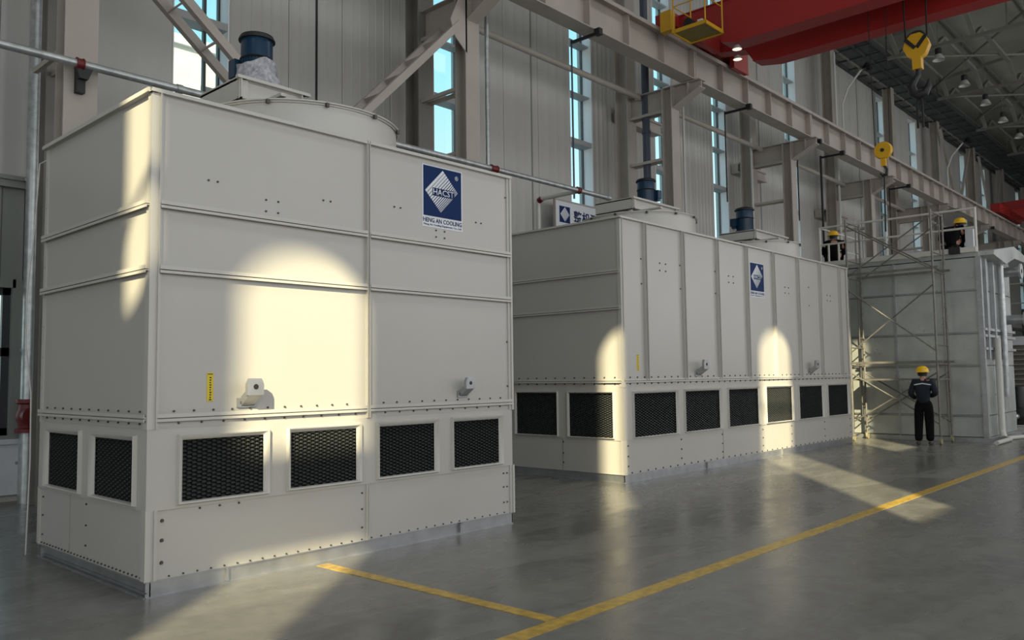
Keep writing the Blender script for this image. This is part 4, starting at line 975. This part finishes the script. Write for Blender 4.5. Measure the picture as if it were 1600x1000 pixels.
# ============================================================ PIPES
t = thing('sprinkler_pipe', 'long grey pipe running level along the columns', 'pipe', (0, 10.7, 5.60))
MB().tube([(-3, 0, 0), (14.9, 0, 0)], .052, 14).build('pipe_run', GALVP, t)
for x, q in ((3.73, .03), (11.15, .07), (13.75, .03)): MB().tube([(x-q, 0, 0), (x+q, 0, 0)], .066, 14).tube([(x-q-.015, 0, 0), (x-q, 0, 0)], .075, 14).tube([(x+q, 0, 0), (x+q+.015, 0, 0)], .075, 14).build('red_coupling', REDP, t)
for x in (5.0, 8.4, 14.8): MB().tube([(x-.04, 0, 0), (x+.04, 0, 0)], .062, 14).build('pipe_joint', GALVP, t)
MB().box(3.72, 3.82, .05, .15, -.34, -.05).prism([(3.68, -.05), (3.88, -.05), (3.83, -.18), (3.73, -.18)], 'y', -.02, .06).build('hanger_bracket', BLACK, t)
MB().tube([(13.75, 0, -.02), (13.55, .9, -.08)], .045, 12).build('branch_pipe', TUBEW, t)
MB().tube([(13.55, .86, -.08), (13.54, .94, -.12)], .065, 12).build('red_elbow', REDP, t)
MB().tube([(13.54, .95, -.10), (13.54, .95, -5.58)], .045, 12).build('drop_pipe', TUBEW, t)
t = thing('riser_pipe', 'thick galvanised riser pipe at the left edge of the picture', 'pipe', (3.87, 12.72, 0))
MB().tube([(0, 0, 0), (0, 0, .98)], .105, 18).tube([(0, 0, 1.42), (0, 0, 15.5)], .105, 18).build('pipe_run', GALVP, t)
MB().lathe((0, 0, .96), [(.105, 0), (.16, 0), (.16, .05), (.12, .07), (.12, .12), (.15, .18), (.15, .26), (.12, .34), (.12, .39), (.16, .41), (.16, .46), (.105, .46)], 20).build('red_valve', REDP, t)
MB().lathe((-.02, -.20, 1.19), [(0, 0), (.11, 0), (.11, .12), (0, .12)], 16, 'y').build('valve_cover', REDP, t)
for z in (.55, 2.1, 4.5, 8.0): MB().box(-.13, .40, .02, .05, z-.02, z+.02).build('pipe_clamp', GALV, t)
t = thing('riser_pipe', 'dark blue riser pipe beside the third column', 'pipe', (18.05, 11.75, 0)); MB().tube([(0, 0, 0), (0, 0, 15.5)], .10, 14).build('pipe_run', BLUEP, t)
for z in (4, 8, 12): MB().tube([(0, 0, z-.04), (0, 0, z+.04)], .12, 14).build('pipe_joint', BLUEP, t)
LP = ['slim white pipe right of the third column', 'slim pale pipe beside the fourth column', 'slim pale conduit behind the left crouching worker', 'slim pale pipe left edge of the second column']
for k, (x, y, r, z1) in enumerate(((19.0, 11.2, .03, 8.9), (24.75, 12.1, .035, 9.3), (31.9, 12.0, .045, 14.2), (11.25, 10.95, .045, 8.9))):
    o = MB().tube([(x, y, 0), (x, y, z1)], r, 10).build('wall_pipe', TUBEW if k < 3 else GALVP); props(o, LP[k], 'pipe')
o = MB().tube([(2.95, 9.1, 3.97), (2.73, 8.83, 3.80), (2.71, 8.85, 3.2), (2.66, 8.87, 2.5), (2.66, 8.86, 2.0), (2.71, 8.84, 1.55), (2.715, 8.83, .9), (2.70, 8.84, .01)], .007, 6).build('hanging_cable', TUBEW); props(o, 'thin white cable hanging behind the left end of the nearest unit', 'cable')
o = MB().tube([(20.6, 4.55, .05), (21.9, 4.55, .05), (22.2, 4.65, .05), (24.5, 4.1, .04), (28, 3.9, .04)], .05, 10).build('floor_hose', HOSE); props(o, 'pale hose lying on the floor at the galvanised unit', 'hose')

# hanging sign behind unit 2
t = thing('hanging_sign', 'white sign board with navy emblem and characters on the back wall', 'sign', (0, 0, 0))
b = MB().box(15.23, 17.75, 12.55, 12.60, 5.10, 5.91).build('board', WHITE, t)
MB().box(15.20, 17.78, 12.54, 12.61, 5.91, 5.95).box(15.20, 15.23, 12.54, 12.61, 5.10, 5.91).build('board_frame', STEELP, t)
sx0, sz = 15.57, 5.59
MB().box(sx0-.20, sx0+.20, 12.54, 12.55, sz-.20, sz+.20).build('emblem_field', NAVY, t)
s = MB(); C0 = Vector((sx0, 12.537, sz)); L = Vector((-.18, 0, 0)); T_ = Vector((0, 0, .185)); R_ = Vector((.18, 0, 0)); B_ = Vector((0, 0, -.185)); v = 0
for wd, gp in zip([.12, .11, .10, .09, .08, .07, .06, .05, .04], [.03]*9):
    a, b2 = v, min(1, v+wd); P = [L.lerp(B_, a), T_.lerp(R_, a), T_.lerp(R_, b2), L.lerp(B_, b2)]; s.add([C0+q for q in P], [(0, 1, 2, 3)]); v = b2+gp
s.build('emblem_stripes', WHITE, t)
fnt('\u6574\u673a\u6d4b\u8bd5\u533a', 1.68, .29, NAVY, 'lettering', t, (16.76, 12.548, 5.60), bold=.02)

# ============================================================ ROOF STEEL
for k, x in enumerate((28.2, 35.3, 42.4, 49.5, 56.6, 63.7, 70.8)):
    nm = ['nearest', 'second', 'third', 'fourth', 'fifth', 'sixth', 'farthest'][k]
    t = thing('roof_truss', '%s dark roof truss spanning the hall at upper right' % nm, 'truss', (x, 11.1, 14.65), 'roof trusses')
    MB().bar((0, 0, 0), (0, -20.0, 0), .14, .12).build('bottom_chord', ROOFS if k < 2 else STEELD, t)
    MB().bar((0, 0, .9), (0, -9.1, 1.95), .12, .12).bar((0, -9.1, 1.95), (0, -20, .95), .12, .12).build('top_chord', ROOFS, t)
    for j in range(0, 9, 2):
        y = -j*2.2
        MB().bar((0, y, 0), (0, y, .95+.1*min(-y, 9)), .06, .06).build('post', ROOFS, t)
for k in range(6):
    x0, x1 = 28.2+7.1*k, 28.2+7.1*(k+1)
    for j, y in enumerate((10.65, 9.22, 7.84, 5.9, 3.9)):
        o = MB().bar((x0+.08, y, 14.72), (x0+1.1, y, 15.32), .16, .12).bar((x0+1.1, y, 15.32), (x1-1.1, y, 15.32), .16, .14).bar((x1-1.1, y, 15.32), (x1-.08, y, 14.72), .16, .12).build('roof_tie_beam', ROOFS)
        props(o, 'kneed longitudinal roof beam between trusses', 'beam', 'kneed roof beams between trusses')
for k, (a, b_) in enumerate((((36.0, 11.0, 14.9), (42.0, 6.5, 15.5)), ((42.0, 11.2, 15.1), (36.0, 6.2, 15.4)), ((43.0, 11.0, 14.9), (49.0, 6.5, 15.5)), ((49.0, 11.0, 15.1), (43.4, 6.5, 15.5)), ((50.0, 11.0, 14.9), (56.0, 6.5, 15.5)))):
    o = MB().tube([a, b_], .055, 8).build('roof_brace_rod', ROOFS); props(o, ['pale diagonal roof rod nearest the hook block', 'second pale roof rod, crossing behind the first hanging lamp', 'third pale roof rod, beyond the third truss', 'fourth pale roof rod, crossing the third', 'farthest pale roof rod down the hall'][k], 'brace', 'diagonal roof rods')
# eaves walkway
Wk = thing('eaves_walkway', 'dark horizontal walkway truss along the top of the window wall', 'walkway', (24, 12, 14.8))
for y in (-.95, -.25, .4, .88): MB().bar((0, y, 0), (52, y, 0), .10 if abs(y) > .9 else .07, .14).build('edge_beam', ROOFS if y in (.4,) else GRATE, Wk)
for i in range(44):
    x = i*1.18
    MB().bar((x, -.95, -.03), (x, .88, -.03), .06, .08).build('cross_bar', GRATE, Wk)
    MB().box(x+.05, x+1.13, -.20, .36, -.02, 0).build('deck_plate', GRATE, Wk)
    MB().box(x+.05, x+1.13, -.90, -.3, .02, .04).build('deck_plate', GRATE, Wk)
# high bay lamps
for k, (x, y, z) in enumerate(((35.0, 9.05, 13.95), (39.0, 9.12, 13.95), (42.5, 9.1, 13.95), (46.1, 9.15, 13.95), (49.9, 9.2, 13.95), (53.7, 9.2, 13.95))):
    t = thing('high_bay_lamp', '%s of the row of hanging bell-shaped lamps under the roof' % ['first and nearest', 'second', 'third', 'fourth', 'fifth', 'last and farthest'][k], 'lamp', (x, y, z), 'high bay lamps')
    MB().lathe((0, 0, 0), [(.24, 0), (.23, .02), (.16, .15), (.12, .22), (.11, .22), (.22, 0)], 20).build('lamp_shade', LAMPW, t)
    MB().lathe((0, 0, .22), [(0, 0), (.11, 0), (.12, .02), (.12, .24), (.07, .27), (0, .27)], 16).build('ballast_housing', BLACK, t)
    MB().tube([(0, 0, .48), (0, 0, 2.3)], .012, 6).build('suspension_rod', ROOFS, t)
# wall flood lamps on curved poles near the columns
for k, x in enumerate((32.3, 46.6)):
    t = thing('pole_lamp', ['nearer curved pole lamp on the wall below the eaves walkway', 'farther curved pole lamp on the wall below the eaves walkway'][k], 'lamp', (x, 11.9, 10.3), 'curved pole lamps')
    MB().tube([(0, 0, -.4), (0, 0, 1.9), (0, -.25, 2.5), (0, -.8, 3.1)], .04, 8).build('curved_pole', TUBEW, t)
    MB().lathe((0, -1.0, 3.1), [(.05, .2), (.10, .15), (.22, -.05), (.2, -.05)], 14).build('lamp_head', BLACK, t)
# diagonal wall braces, far bays
for k, (x0, x1) in enumerate(((46.0, 51.5), (53.6, 59))):
    o = MB().bar((x0, 12.0, 14.2), ((x0+x1)/2, 12.0, 10.1), .12, .12).bar(((x0+x1)/2, 12.0, 10.1), (x1, 12.0, 14.2), .12, .12).build('vee_brace', STEELP); props(o, ['nearer V-shaped brace above the runway beam', 'farther V-shaped brace above the runway beam'][k], 'brace')
# horizontal girts on wall between window and columns
for k, (x0, x1, z) in enumerate(((18.3, 20.3, 8.75), (25.0, 27.0, 8.48), (31.8, 34.5, 7.9), (31.8, 34.5, 11.6), (40.7, 43.2, 11.6), (45.4, 48.5, 11.6))):
    o = MB().box(x0, x1, 12.72, 12.96, z-.16, z+.16).box(x0, x1, 12.66, 12.72, z+.12, z+.18).box(x0, x1, 12.66, 12.72, z-.18, z-.12).build('wall_girt', STEELP)
    props(o, ['short beige wall girt right of the third column', 'short beige wall girt right of the fourth column', 'lower beige wall girt behind the left crouching worker', 'upper beige wall girt above the runway beam', 'beige wall girt before the first far tall window', 'beige wall girt between the two far tall windows'][k], 'girt', 'wall girts')

# ============================================================ FAR RIGHT EQUIPMENT
t = thing('louvred_unit', 'white louvred unit cut off by the right edge of the picture', 'cooling tower', (27.0, 4.7, 0))
MB().box(0, 5, .1, 2.8, 0, .95).box(0, 5, .1, 2.8, 2.35, 2.6).build('casing', WHITEW, t); MB().box(.1, 5, .2, 2.8, .95, 2.35).build('core', STEELD, t)
for k in range(9): MB().bar((0, .1, 1.08+k*.14), (0, 2.8, 1.08+k*.14), .09, .02, (.5, 0, .8)).build('louvre_slat', LOUV, t)
for k in range(9): MB().bar((0, .1, 1.08+k*.14), (5, .1, 1.08+k*.14), .09, .02, (0, .5, .8)).build('louvre_slat', LOUV, t)
t = thing('water_pump', 'black pump on a pale skid behind the galvanised unit', 'pump', (25.4, 5.05, 0), None, 0)
MB().box(-.35, .55, -.35, .35, 0, .14).build('skid', HOSE, t)
MB().lathe((0, 0, .42), [(0, -.25), (.20, -.25), (.24, -.1), (.24, .1), (.16, .22), (0, .22)], 18, 'y').build('pump_casing', BLACK, t)
MB().lathe((.1, 0, .62), [(0, 0), (.17, 0), (.17, .5), (.13, .58), (0, .58)], 18).build('pump_motor', BLACK, t)
MB().tube([(-.2, 0, .42), (-.6, 0, .42), (-.6, 0, .3)], .07, 10).build('suction_pipe', GALVP, t)
